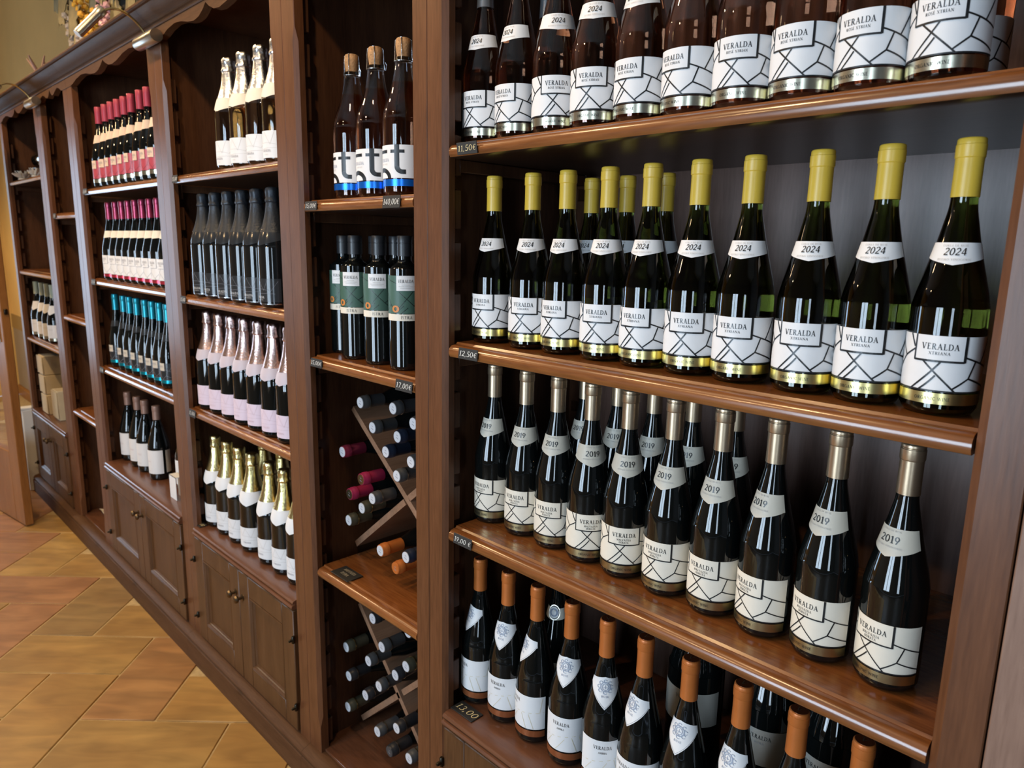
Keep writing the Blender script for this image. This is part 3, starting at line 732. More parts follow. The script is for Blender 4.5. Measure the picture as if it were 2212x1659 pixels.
# olive oil
p = bordeauxoil(.272, .0338); R = .0338
def oil_label():
    mb = MB(); zb, zt = .117, .193
    add_patch(mb, p, R, -.050, .050, zb, zt, .0005, 'green', 36, 3)
    q = []
    for (x0, y0, x1, y1) in ((-14,44,16,16), (14,44,-20,4), (16,16,34,2), (-4,16,-22,0), (4,12,-10,0), (16,16,30,26), (30,26,46,14), (30,26,44,48), (-20,4,-34,18), (-34,18,-46,6), (-34,18,-46,40), (-18,60,-46,70), (24,66,46,56)):
        q += line_quads(x0*.001, zb+y0*.001, x1*.001, zb+y1*.001, .0010, 6)
    add_print(mb, q, p, R, .0008, 'ink')
    add_patch(mb, p, R, -.019, .019, zb+.046, zt, .0010, 'whitecool', 10, 1)
    add_print(mb, text_quads('VERALDA', 0, zb+.062, .0062, .031), p, R, .0014, 'ink')
    for i, w in enumerate((.016, .028, .022)): add_print(mb, rect_quads(-w/2, zb+.0575-i*.0032, w/2, zb+.0583-i*.0032, 4), p, R, .0014, 'inkpale')
    sq = [[(-.027+px*.011, zb+.004+py*.011) for px, py in qq] for qq in seg_quads(A_(.5, .5, .5, .5, 0, 360, .42))]
    add_print(mb, sq, p, R, .0012, 'seal')
    add_patch(mb, p, R, -.050, .050, zb-.0145, zb-.001, .0006, 'cream', 36, 1)
    add_print(mb, text_quads('ISTRA', .001, zb-.0103, .0058, .023, bold=.9), p, R, .0010, 'ink')
    return mb.mesh('front_label')
def oil_cap():
    mb = MB(); mb.lathe([(.231, .0150), (.231, .0160), (.2555, .0160), (.256, .0152), (.2575, .0152), (.258, .0160), (.270, .0160), (.2715, .0152), (.272, .013)], 'cap_black', 32)
    return mb.mesh('capsule')
KIND['oil'] = [('glass_body', body_mesh(p, 'glassdark')), ('capsule', oil_cap()), ('front_label', oil_label())]
# a Burgundy-shaped bottle with an oval neck seal and the plain-label ones at the back of the lowest shelf
p = burgundy(.290, .0372); R = .0372
KIND['ovalseal'] = [('glass_body', body_mesh(p, 'glassdark')), ('capsule', cap_mesh(p, .236, .290, 'cap_black')),
  ('front_label', label_simple(p, R, .03, .09, 'greytag', -.05, .05, None)),
  ('neck_label', tag_mesh(p, .178, .198, 'greytag', 1.5, .004))]
_os = MB(); Rm_ = prof_r(p, .192)
for rr, mm_, off in ((.0150, 'nickel', .0010), (.0128, 'ink', .0014), (.0112, 'whitecool', .0018)):
    pts = [on(p, rr*.78*math.cos(2*PI*i/24), .190+rr*math.sin(2*PI*i/24), Rm_, off) for i in range(24)]
    _os.face(pts, mm_)
_os_q = [[((px-.5)*.012, .190+(py-.5)*.014) for px, py in qq] for qq in seg_quads(A_(.5, .5, .5, .5, 0, 360, .22))]
for q in _os_q: _os.face([on(p, s, z, Rm_, .0022) for s, z in q], 'inkblue')
KIND['ovalseal'].append(('oval_seal', _os.mesh('oval_seal')))
p = burgundy(.335, .048, .19); R = .048
KIND['plain'] = [('glass_body', body_mesh(p, 'glassdark')), ('capsule', cap_mesh(p, .275, .335, 'cap_black')),
  ('front_label', label_simple(p, R, .110, .172, 'greyshade', -.06, .06, 'VERALDA', (0, .046), .0065, .034, 'ink', None, extra=[('ISTRA', 0, .038, .003, .014, 'inkgrey')]))]

def place(kind, name, cat, x, y, z, rot, label, group, tilt=None):
    o = empty(name, (x, y, z), math.radians(rot))
    if tilt: o.rotation_euler = tilt
    tag(o, label, cat, group)
    for pn, me in KIND[kind]: link(pn, me, o)
    return o

# ------------------------------------------------------------------ the setting
def struct(name, mb, parent=None, smooth=False):
    o = obj(name, mb, parent, None, smooth)
    if parent is None: o['kind'] = 'structure'
    return o
XL, XR, YF, YB, ZC = -7.5, 3.0, -3.3, 0.46, 3.30
mb = MB(); mb.box(XL, XR, YF, YB, -0.12, -0.012, 'darkfloor')
floor = struct('floor', mb)
mb = MB(); mb.box(-7.5, -.9, -2.2, .46, -0.0118, -0.0035, 'grout'); obj('grout_bed', mb, floor, None, False)
# herringbone flagstones, two to one
U = 0.222; a0, b0 = -2.265, 1.279
tile_me = {}
def tile_mesh(vert, mi):
    key = (vert, mi)
    if key not in tile_me:
        t = MB(); g = .0028
        lx, ly = (U, 2*U) if vert else (2*U, U)
        t.box(-lx/2+g, lx/2-g, -ly/2+g, ly/2-g, -0.014, 0.0, STONES[mi], .0022)
        tile_me[key] = t.mesh('tile')
    return tile_me[key]
rt = random.Random(3)
cos45 = math.sqrt(.5)
for i in range(-34, 35):
    for j in range(-22, 23):
        for vert in (0, 1):
            # lattice (1,1) and (2,-2)
            ca, cb = ((1, 1.5) if not vert else (2.5, 1))
            a = a0 + (ca + i + 2*j)*U; b = b0 + (cb + i - 2*j)*U
            x, y = (a-b)*cos45, (a+b)*cos45
            mi = rt.randrange(6)
            if not (-7.3 < x < -1.10 and -2.0 < y < (0.02 if x > -4.75 else .62)): continue
            if y > .25: continue
            o = link('tile', tile_mesh(vert, mi), floor, (x, y, rt.uniform(-.0012, .0008)))
            o.rotation_euler = (0, 0, PI/4 + (PI if rt.random() < .5 else 0))
def wall_with_holes(name, along, fixed, lo, hi, holes, th, m):
    """wall along x (fixed y) or along y (fixed x) with rectangular openings"""
    mb = MB(); cur = lo
    def bx(u0, u1, z0, z1):
        if u1-u0 < 1e-4 or z1-z0 < 1e-4: return
        if along == 'x': mb.box(u0, u1, fixed, fixed+th, z0, z1, m)
        else: mb.box(fixed, fixed+th, u0, u1, z0, z1, m)
    for (h0, h1, z0, z1) in sorted(holes):
        bx(cur, h0, 0, ZC); bx(h0, h1, 0, z0); bx(h0, h1, z1, ZC); cur = h1
    bx(cur, hi, 0, ZC)
    return struct(name, mb)
wall_with_holes('wall_front', 'x', YF-.12, XL, XR, [(-1.78, -.46, .34, 2.22), (1.0, 1.6, .34, 2.22)], .12, 'wallgrey')
wall_with_holes('wall_left', 'y', XL-.12, YF, YB, [(-1.80, -1.04, .28, 2.22)], .12, 'wall')
wall_with_holes('wall_right', 'y', XR, YF, YB, [], .12, 'wallgrey')
mb = MB(); mb.box(XL, XR, YB, YB+.12, .72, ZC, 'wall'); wb = struct('wall_back', mb)
mb = MB(); mb.box(XL, XR, YB, YB+.12, 0, .60, 'wains'); obj('wainscot', mb, wb, None, False)
mb = MB(); mb.box(XL, XR, YB-.004, YB+.12, .60, .72, 'band'); obj('dado_band', mb, wb, None, False)
mb = MB(); mb.box(XL, XR, YF, YB, ZC, ZC+.1, 'ceil'); struct('ceiling', mb)
mb = MB(); mb.extrude([(YB, 0), (YB-.016, 0), (YB-.016, .075), (YB-.008, .09), (YB, .09)], XL, -4.62, 'leaf'); struct('baseboard_back', mb)
def window(name, along, fixed, u0, u1, z0, z1, panes):
    mb = MB(); w = .05; d = .05
    def bx(m_, a, b, c, e, dd=d):
        if along == 'x': m_.box(a, b, fixed-dd/2, fixed+dd/2, c, e, 'white', .004 if dd > .02 else 0)
        else: m_.box(fixed-dd/2, fixed+dd/2, a, b, c, e, 'white', .004 if dd > .02 else 0)
    bx(mb, u0, u1, z0, z0+w); bx(mb, u0, u1, z1-w, z1); bx(mb, u0, u0+w, z0+w, z1-w); bx(mb, u1-w, u1, z0+w, z1-w)
    o = obj(name, mb); o['kind'] = 'structure'
    for i in range(1, panes):
        uc = u0+(u1-u0)*i/panes; b = MB(); bx(b, uc-.045, uc+.045, z0+w, z1-w); obj('mullion', b, o)
    for i in range(panes):
        a = u0+w+(u1-u0-2*w)*i/panes; e = u0+w+(u1-u0-2*w)*(i+1)/panes
        g = MB()
        if along == 'x': g.box(a, e, fixed-.003, fixed+.003, z0+w, z1-w, 'pane')
        else: g.box(fixed-.003, fixed+.003, a, e, z0+w, z1-w, 'pane')
        obj('pane', g, o, None, False)
window('window_1', 'x', YF-.01, -1.78, -.46, .34, 2.22, 2)
window('window_2', 'x', YF-.01, 1.0, 1.6, .34, 2.22, 1)
window('window_3', 'y', XL-.01, -1.80, -1.04, .28, 2.22, 1)
# open oak door leaf at the far left
door = empty('door_1', (-3.948, -.178, 0)); door['kind'] = 'structure'
door.rotation_euler = (0, 0, math.atan2(-.15, -.989))
mb = MB()   # local x runs from the free edge to the hinge, local -y is the far side
for (x0, x1, z0, z1) in ((0, .11, .006, 2.05), (.71, .82, .006, 2.05), (.11, .71, .006, .36), (.11, .71, 1.93, 2.05)):
    mb.box(x0, x1, -.036, 0, z0, z1, 'leaf', .003)
obj('door_frame', mb, door)
mb = MB(); mb.box(.11, .71, -.022, -.014, .36, 1.93, 'pane'); obj('glass_pane', mb, door, None, False)
mb = MB()
mb.box(.035, .075, 0, .004, .90, 1.12, 'nickel', .001)
mb.tube([(.055, 0, 1.05), (.055, .045, 1.05), (.06, .052, 1.05), (.17, .052, 1.05)], .009, 'nickel', 10)
obj('door_handle', mb, door)
mb = MB(); mb.box(-.012, 0, -.026, -.012, 1.03, 1.055, 'iron', .002); obj('latch_bolt', mb, door)
for hz in (.25, 1.0, 1.8):
    mb = MB(); mb.lathe([(hz, .008), (hz+.09, .008)], 'nickel', 12, True, None, None, (.828, .004, 0)); obj('hinge', mb, door)

# ------------------------------------------------------------------ wine shelving
YBK = .415
NOSE = [(.034, .026), (.026, .026), (.0235, .0225), (.0185, .0222), (.0125, .0208), (.0078, .0165), (.0060, .0115), (.0065, .0058), (.0090, .0012), (.013, 0), (.034, 0)]
CNOSE = [(.034, .026), (.004, .026), (-.004, .0235), (-.0065, .0205), (-.0065, .0175), (-.001, .0150), (-.001, .013), (-.008, .0115), (-.0105, .007), (-.008, .002), (-.002, 0), (.034, 0)]
VAL = [(0, 1.938), (.04, 1.941), (.10, 1.951), (.18, 1.957), (.25, 1.953), (.32, 1.943), (.38, 1.938), (.43, 1.942), (.47, 1.953), (.5, 1.966)]
CROWN = [(.03, 1.972), (-.004, 1.972), (-.006, 1.975), (-.006, 1.981), (-.010, 1.983), (-.0105, 1.987), (-.014, 1.990), (-.020, 1.994), (-.029, 2.001), (-.036, 2.009), (-.040, 2.016),
         (-.046, 2.017), (-.050, 2.020), (-.0505, 2.024), (-.048, 2.028), (.03, 2.028)]
PLINTH = [(.02, 0), (-.030, 0), (-.030, .062), (-.0285, .066), (-.024, .068), (-.024, .071), (-.0275, .074), (-.0275, .079), (-.022, .085), (-.012, .089), (-.006, .092), (.02, .092)]
block_me = None
def make_block():
    t = MB(); t.box(0, .026, 0, .018, 0, .068, 'side', .0018); return t.mesh('rail_block')
block_me = make_block()
def stile(x0, x1, inner, z0=.092, z1=1.945):
    """upright board; inner = +1 when its right edge faces the opening"""
    mb = MB(); secs = [(z0, .0015), (.165, .0015), (.195, .009), (1.80, .009), (1.83, .0015), (z1, .0015)]
    rows = []
    for z, c in secs:
        e = .0012
        if inner > 0: pr_ = [(x0, .022), (x0, e), (x0+e, 0), (x1-c, 0), (x1, c), (x1, .022)]
        else: pr_ = [(x0, .022), (x0, c), (x0+c, 0), (x1-e, 0), (x1, e), (x1, .022)]
        rows.append([(x, y, z) for x, y in pr_])
    mb.grid(rows, 'stile', True); mb.face(list(reversed(rows[0])), 'stile'); mb.face(rows[-1], 'stile')
    return mb
def door_part(x0, x1, z0, z1, u, knob_right):
    w = .062
    mb = MB()
    mb.box(x0, x0+w, -.006, .014, z0, z1, 'door', .002); mb.box(x1-w, x1, -.006, .014, z0, z1, 'door', .002)
    mb.box(x0+w, x1-w, -.006, .014, z0, z0+w, 'door', .002); mb.box(x0+w, x1-w, -.006, .014, z1-w, z1, 'door', .002)
    d = obj('door', mb, u)
    p_ = MB(); p_.box(x0+w-.004, x1-w+.004, .004, .012, z0+w-.004, z1-w+.004, 'door'); obj('panel', p_, d, None, False)
    f = MB(); ax0, ax1, az0, az1 = x0+w, x1-w, z0+w, z1-w
    prf = [(0, .004), (0, -.0058), (.004, -.0068), (.007, -.004), (.010, -.002), (.012, .001), (.017, .004)]
    cor = [(ax0, az0, 1, 1), (ax1, az0, -1, 1), (ax1, az1, -1, -1), (ax0, az1, 1, -1)]
    rows = [[(cx+sx*t, yy, cz+sz*t) for (cx, cz, sx, sz) in cor] for t, yy in prf]
    f.grid(rows, 'door', True); obj('panel_moulding', f, d, None, True, 20)
    kx = x1-.022 if knob_right else x0+.022
    k = MB(); k.lathe([(-.006, .0095), (-.0085, .0095), (-.010, .0045), (-.019, .0045), (-.021, .009), (-.026, .0115), (-.031, .0095), (-.033, .004)], 'bronze', 18, True, None, None, (kx, 0, .368), 'y')
    obj('knob', k, d)
    hx = x0-.002 if knob_right else x1+.002
    for hz in (.172, .368):
        h = MB(); h.lathe([(hz-.010, .0035), (hz-.008, .0048), (hz+.008, .0048), (hz+.010, .0035)], 'iron', 12, True, None, None, (hx, -.009, 0))
        h.lathe([(-.006, .004), (-.020, .004), (-.022, .003)], 'iron', 10, True, None, None, (hx, 0, hz), 'y')
        obj('hinge', h, d)
def shelf_unit(xa, xb, label, shelves, sl, sr, cabinet=True, blocks=True, nosecut=.003):
    """one bay; coordinates kept in the room's frame, the Empty stands at its left front foot"""
    u = empty('wine_shelf_unit', (xa, 0, 0)); tag(u, label, 'shelving', 'bays of the long wine shelving')
    def add(name, mb, parent=None, smooth=True, angle=38):
        o = obj(name, mb, parent or u, None, smooth, angle)
        return o
    def L(x): return x-xa
    il, ir = xa+sl, xb-sr
    _s1 = add('stile', stile(0.0004, sl, +1)); add('stile', stile(L(ir), L(xb)-.0004, -1))
    for x0, x1 in ((xa+.0005, xa+.018), (xb-.018, xb-.0005)):
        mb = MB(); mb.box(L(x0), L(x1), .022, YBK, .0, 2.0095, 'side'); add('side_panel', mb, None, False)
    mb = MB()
    mb.box(L(xa)+.001, L(xb)-.001, YBK, YBK+.012, .0, 2.026, 'back'); add('back_panel', mb, None, False)
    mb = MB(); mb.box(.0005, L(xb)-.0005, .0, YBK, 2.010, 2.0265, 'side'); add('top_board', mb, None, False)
    mb = MB(); mb.box(.018, L(xb)-.018, .012, YBK, .080, .0985, 'counter', .001); add('bottom_board', mb)
    mb = MB(); mb.extrude(PLINTH, 0.0003, L(xb)-.0003, 'rail_x'); add('plinth', mb, None, True, 28)
    mb = MB(); mb.extrude(CROWN, 0.0003, L(xb)-.0003, 'rail_x'); add('crown_moulding', mb, None, True, 24)
    # scalloped valance
    w = ir-il; low = [(0, 1.938), (sl, 1.938)]
    half = VAL
    xs = [(L(il)+w*t, z) for t, z in half] + [(L(il)+w*(1-t), z) for t, z in reversed(half[:-1])]
    low = [(0.0004, 1.938)] + xs + [(L(xb)-.0004, 1.938)]
    mb = MB()
    fr = [[(x, -.002, z) for x, z in low], [(x, -.002, 1.975) for x, z in low]]
    bk = [[(x, .018, z) for x, z in low], [(x, .018, 1.975) for x, z in low]]
    mb.grid(fr, 'rail_x'); mb.grid(bk, 'rail_x'); mb.grid([fr[0], bk[0]], 'rail_x'); mb.grid([fr[1], bk[1]], 'rail_x')
    mb.face([fr[0][0], fr[1][0], bk[1][0], bk[0][0]], 'rail_x'); mb.face([fr[0][-1], fr[1][-1], bk[1][-1], bk[0][-1]], 'rail_x')
    add('valance', mb, None, True, 25)
    # toothed rails that carry the shelves
    zlo = .56 if cabinet else .16
    for side, xx in ((0, L(xa)+.018), (1, L(xb)-.018-.026)):
        for yy in ((.024, YBK-.034)):
            st = MB(); bx0 = xx if side == 0 else xx+.020
            st.box(bx0, bx0+.006, yy, yy+.018, zlo-.06, 1.93, 'side'); r = add('shelf_rail', st, None, False)
            z = zlo-.055
            if side == 0 and blocks:
                while z < 1.86:
                    link('rail_block', block_me, r, (bx0, yy-.0005, z)); z += .0905
            else:
                t = MB()
                while z < 1.86:
                    t.box(xx, xx+.026, yy, yy+.018, z, z+.068, 'side'); z += .0905
                o = add('rail_teeth', t, r, False); o['kind'] = 'stuff'
    # shelves
    for z in shelves:
        mb = MB()
        pf = [(YBK-.001, .026)] + NOSE + [(YBK-.001, 0)]
        mb.extrude([(y, z+h) for y, h in pf], L(il)+nosecut, L(ir)-nosecut, 'shelf')
        s_ = add('shelf', mb, None, True, 30)
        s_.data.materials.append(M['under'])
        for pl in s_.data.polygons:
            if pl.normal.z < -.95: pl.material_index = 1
        for side in (0, 1):
            c = MB()
            x0, x1 = (L(xa)+.024, L(xa)+.046) if side == 0 else (L(xb)-.046, L(xb)-.024)
            c.box(x0, x1, .036, YBK-.04, z-.021, z-.0005, 'side', .001); obj('shelf_cleat', c, s_)
    if cabinet:
        mb = MB(); zt = CAB
        pf = [(YBK-.001, .026)] + CNOSE + [(YBK-.001, 0)]
        mb.extrude([(y, zt-.026+h) for y, h in pf], L(il)+.0005, L(ir)-.0005, 'counter'); add('counter_top', mb, None, True, 30)
        mid = (il+ir)/2; z0, z1 = .098, zt-.030
        door_part(L(il)+.003, L(mid)-.001, z0, z1, u, True); door_part(L(mid)+.001, L(ir)-.003, z0, z1, u, False)
    return u
CAB = .476
UN = {}
XP = dict(P0=-4.519, P1=-3.728, P2=-3.2355, P3=-2.3003, P4=-1.5296, P5=-1.0249, P6=-.1119)
UN['A'] = shelf_unit(XP['P0'], XP['P1'], 'far left wide wooden shelf bay with cream boxes on its cabinet', [1.634, 1.190, .843], .054, .0625)
UN['B0'] = shelf_unit(XP['P1'], XP['P2'], 'narrow wooden shelf bay with bare shelves next to the far left bay', [1.459, 1.020, .587], .0625, .060, cabinet=False)
UN['B'] = shelf_unit(XP['P2'], XP['P3'], 'wide wooden shelf bay holding red, burgundy and turquoise capped bottles', [1.542, 1.2015, .8525], .0595, .0572)
UN['C'] = shelf_unit(XP['P3'], XP['P4'], 'wooden shelf bay holding silver, black, rose gold and gold topped bottles', [1.542, 1.1935, .8446], .0575, .0539)
UN['D'] = shelf_unit(XP['P4'], XP['P5'], 'narrow wooden shelf bay with olive oil and two crossed bottle racks', [1.448, 1.101, .580], .0538, .0485, cabinet=False)
UN['E'] = shelf_unit(XP['P5'], XP['P6'], 'nearest wide wooden shelf bay with yellow, bronze and orange capped bottles', [1.528, 1.185, .834], .0485, .0468)
M['stile_lit'] = wood('window_lit_upright', (0.17, 0.095, 0.062), (0.24, 0.140, 0.098), (0.31, 0.19, 0.135), 'z', 0.42)  # window light on these uprights put into a paler wood colour
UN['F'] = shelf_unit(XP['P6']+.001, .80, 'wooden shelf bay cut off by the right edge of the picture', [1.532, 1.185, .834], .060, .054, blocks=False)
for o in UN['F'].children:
    if o.name.startswith('stile'): o.data.materials[0] = M['stile_lit']
# crossed slats
def slat(unit, xa, p0, p1, y0=.136, th=.015, gap=None):
    (x0, z0), (x1, z1) = p0, p1
    dx, dz = x1-x0, z1-z0; l = math.hypot(dx, dz); nx, nz = -dz/l*th/2, dx/l*th/2
    mb = MB()
    segs = [(0, 1)] if gap is None else [(0, gap-.017), (gap+.017, 1)]
    for t0, t1 in segs:
        a = (x0+dx*t0, z0+dz*t0); b = (x0+dx*t1, z0+dz*t1)
        q = [(a[0]-nx, a[1]-nz), (b[0]-nx, b[1]-nz), (b[0]+nx, b[1]+nz), (a[0]+nx, a[1]+nz)]
        f = [(x-xa, y0, z) for x, z in q]; k = [(x-xa, YBK-.03, z) for x, z in q]
        mb.grid([f, k], 'slat', True); mb.face(list(reversed(f)), 'slat'); mb.face(k, 'slat')
    return obj('rack_slat', mb, unit, None, False)
D0, D1x = -1.505, -1.049
slat(UN['D'], XP['P4'], (D0, .978), (D1x-.002, .617))
slat(UN['D'], XP['P4'], (D0, .617), (D1x-.002, .985), gap=.49)
slat(UN['D'], XP['P4'], (D0, .448), (-1.185, .108), y0=.141)
slat(UN['D'], XP['P4'], (D0, .108), (D1x-.002, .520), y0=.141, gap=.40)
B00, B01 = -3.703, -3.26
slat(UN['B0'], XP['P1'], (B00, .975), (B01, .624)); slat(UN['B0'], XP['P1'], (B00, .624), (B01, .975), gap=.5)
slat(UN['B0'], XP['P1'], (B00, .535), (B01, .108)); slat(UN['B0'], XP['P1'], (B00, .108), (B01, .535), gap=.5)

# ------------------------------------------------------------------ bottles
def jig(a): return random.uniform(-a, a)
def row_of(kind, name, cat, pts, z, rots, desc, group):
    n = len(pts)
    for i, (x, y) in enumerate(pts):
        r = rots[i] if isinstance(rots, (list, tuple)) else rots + jig(6)
        place(kind, name, cat, x, y, z, r, desc % nth(i, n), group)
SH = .0262
zE = [1.528+SH, 1.185+SH, .834+SH, CAB+.0002]
row_of('rose', 'wine_bottle', 'bottle', [(-0.966, .08), (-0.8842, .08), (-0.7993, .08), (-0.719, .08), (-0.6367, .08), (-0.5564, .08), (-0.4794, .08), (-0.4024, .08), (-0.3254, .08), (-0.2484, .08)],
       zE[0], [14, 1, 43, 26, 0, -10, 13, 0, -5, -3], 'clear rosé bottle with white label, %s in front, top right shelf', 'rosé bottles on the top right shelf')
place('rose', 'wine_bottle', 'bottle', -.924, .19, zE[0], 10, 'clear rosé bottle half hidden behind the second and third rosé bottles', 'rosé bottles on the top right shelf')
place('rose', 'wine_bottle', 'bottle', -.255, .185, zE[0], 5, 'clear rosé bottle behind the rightmost rosé bottle by the right post', 'rosé bottles on the top right shelf')
row_of('yellow', 'wine_bottle', 'bottle', [(-0.9427, .085), (-0.8488, .085), (-0.7718, .085), (-0.6882, .085), (-0.6112, .085), (-0.5327, .085), (-0.4556, .085), (-0.3702, .085), (-0.2932, .085), (-0.2162, .085)],
       zE[1], [10, 24, 8, 17, 7, 18, 8, 12, 3, 8], 'yellow-capped green wine bottle, %s in the front row of its shelf', 'yellow-capped bottles')
for i, x in enumerate((-.8242, -.7472, -.6702)):
    place('yellow', 'wine_bottle', 'bottle', x, .21, zE[1], 12+jig(8), 'yellow-capped wine bottle in the back row, %s of three there' % ('leftmost', 'middle one', 'rightmost')[i], 'yellow-capped bottles')
row_of('bronze', 'wine_bottle', 'bottle', [(-0.956, .105), (-0.8719, .105), (-0.7959, .105), (-0.7199, .105), (-0.6439, .105), (-0.5617, .105), (-0.4808, .105), (-0.4023, .105), (-0.321, .105), (-0.2384, .105)],
       zE[2], [4, 13, 17, 46, 35, 2, -1, -19, -17, -18], 'bronze-capped dark wine bottle with cream label, %s in the front row', 'bronze-capped bottles')
for i, x in enumerate((-.8323, -.7558, -.6790, -.6020, -.5250)):
    place('bronze', 'wine_bottle', 'bottle', x, .225, zE[2], 16+jig(10), 'bronze-capped dark wine bottle in the back row, %s of five there' % nth(i, 5), 'bronze-capped bottles')
row_of('orange', 'wine_bottle', 'bottle', [(-0.969, .085), (-0.8895, .085), (-0.813, .085), (-0.7304, .085), (-0.6524, .085), (-0.5763, .085), (-0.495, .085), (-0.4094, .085), (-0.3289, .085), (-0.2453, .085)],
       zE[3], [-17, 15, -30, 18, 37, -14, 2, -12, -8, -10], 'orange-capped dark wine bottle, %s in the front row, lowest right shelf', 'orange-capped bottles')
place('ovalseal', 'wine_bottle', 'bottle', -.868, .205, zE[3], 20, 'dark bottle with an oval silver neck seal behind the orange-capped bottles', 'unlike bottles behind the orange-capped row')
for i, (x, rr) in enumerate(((-.562, 10), (-.430, 12), (-.326, -8))):
    place('plain', 'wine_bottle', 'bottle', x, .225, zE[3], rr, 'large dark bottle with shaded label behind the orange-capped row, %s of three' % ('leftmost', 'middle', 'rightmost')[i], 'unlike bottles behind the orange-capped row')
# bay with olive oil
zD = [1.448+SH, 1.101+SH]
row_of('corked', 'sparkling_bottle', 'bottle', [(-1.3837, .08), (-1.2957, .08), (-1.2002, .08)], zD[0], [12, 26, 18], 'corked clear rosé bottle with blue foil band, %s of three', 'corked rosé bottles')
row_of('oil', 'oil_bottle', 'bottle', [(-1.3802, .075), (-1.2875, .075), (-1.196, .075)], zD[1], [38, 46, 56], 'black-capped olive oil bottle with green label, %s in the front row', 'olive oil bottles')
row_of('oil', 'oil_bottle', 'bottle', [(-1.4735, .104), (-1.4150, .152), (-1.3255, .146)], zD[1], [38, 40, 44], 'black-capped olive oil bottle, %s in the back row', 'olive oil bottles')
# silver, black, rose gold and gold bay
zC = [1.542+SH, 1.1935+SH, .8446+SH, CAB+.0002]
row_of('silver', 'sparkling_bottle', 'bottle', [(-1.9513, .065), (-1.8633, .065), (-1.7681, .065), (-1.6801, .065)], zC[0], 18, 'silver-hooded sparkling bottle with white label, %s of four on the shelf', 'silver-hooded bottles')
row_of('black', 'sparkling_bottle', 'bottle', [(-2.1398, .052), (-2.0538, .052), (-1.9678, .052), (-1.8818, .052), (-1.7958, .052), (-1.7098, .052)], zC[1], [22, 12, 28, 20, 20, 4], 'all-black sparkling bottle with graphite foil, %s of six', 'black sparkling bottles')
row_of('rosegold', 'sparkling_bottle', 'bottle', [(-2.1918, .065), (-2.1058, .065), (-2.0198, .065), (-1.9338, .065), (-1.8478, .065), (-1.7618, .065), (-1.6758, .065)], zC[2], 14, 'rose gold hooded sparkling bottle with lilac label, %s of seven', 'rose gold hooded bottles')
row_of('gold', 'sparkling_bottle', 'bottle', [(-2.2215, .075), (-2.1327, .075), (-2.0467, .075), (-1.9607, .075), (-1.8467, .075), (-1.7607, .075), (-1.6747, .075)], zC[3], [16, 22, 10, 34, 10, 24, 14], 'gold-hooded sparkling bottle with white label, %s in the front row', 'gold-hooded bottles')
for i, x in enumerate((-2.0907, -1.974)):
    place('gold', 'sparkling_bottle', 'bottle', x, .175, zC[3], 14, 'gold-hooded sparkling bottle in the back row, %s of two' % ('left one', 'right one')[i], 'gold-hooded bottles')
# red, burgundy, turquoise and copper bay
zB = [1.542+SH, 1.2015+SH, .8525+SH, CAB+.0002]
row_of('red', 'wine_bottle', 'bottle', [(-3.0856, .06), (-3.0034, .06), (-2.9314, .06), (-2.8594, .06), (-2.7874, .06), (-2.7154, .06), (-2.628, .06), (-2.556, .06), (-2.484, .06)], zB[0], 4, 'crimson-capped dark bottle with red label, %s in its row', 'crimson-capped bottles')
row_of('burg', 'wine_bottle', 'bottle', [(-3.0168, .048), (-2.9332, .048), (-2.8612, .048), (-2.7892, .048), (-2.7172, .048), (-2.6452, .048), (-2.5732, .048), (-2.5012, .048), (-2.4292, .048)], zB[1], 12, 'burgundy-capped dark bottle with white label, %s in its row', 'burgundy-capped bottles')
row_of('teal', 'wine_bottle', 'bottle', [(-3.1163, .07), (-3.0133, .07), (-2.9413, .07), (-2.8586, .07), (-2.7679, .07), (-2.694, .07), (-2.622, .07), (-2.55, .07)], zB[2], 4, 'turquoise-capped dark bottle, %s in its row', 'turquoise-capped bottles')
row_of('copper', 'wine_bottle', 'bottle', [(-3.155, .095), (-3.0376, .095), (-2.9487, .095), (-2.8197, .095)], zB[3], [26, 34, 34, 22], 'dark broad bottle with dull copper cap, plain white label, %s of four', 'copper-capped bottles')
place('copper', 'wine_bottle', 'bottle', -2.62, .125, zB[3], -40, 'dark broad bottle half hidden by the post behind a white card', 'copper-capped bottles')
zA = .843+SH
row_of('pale', 'wine_bottle', 'bottle', [(-4.405, .06), (-4.2789, .06), (-4.1735, .06), (-4.0633, .06)], zA, 30, 'pale green capped dark bottle, %s in the far left bay', 'pale green capped bottles')

# bottles lying in the racks, necks to the front
def lying(capm, ring, discm):
    H = .296; p_ = [(0, .026), (.006, .0285), (.17, .0285), (.195, .026), (.215, .019), (.232, .0142), (.25, .0136), (.29, .0136)]
    b = MB(); b.lathe(p_, 'glassdark', 20)
    c = MB(); c.lathe([(.236, .0146), (.2755, .0146), (.277, .0158), (.288, .0158), (.2895, .0147), (.2935, .0147), (.2955, .0138)], capm, 24)
    if ring: c.lathe([(.2752, .0149), (.2752, .0162), (.2768, .0163), (.2768, .0149)], ring, 24, False)
    d = MB(); d.lathe([(.2950, .0128), (.2963, .0124)], discm, 22)
    d.face([(-.004, -.002, .29645), (.004, -.005, .29645), (.0045, -.0035, .29645), (-.0035, -.0005, .29645)], 'inkgrey')
    d.face([(-.002, .004, .29645), (.003, .002, .29645), (.0035, .0032, .29645), (-.0015, .0052, .29645)], 'inkgrey')
    return [('glass_body', b.mesh('glass_body')), ('capsule', c.mesh('capsule')), ('cap_disc', d.mesh('cap_disc'))]
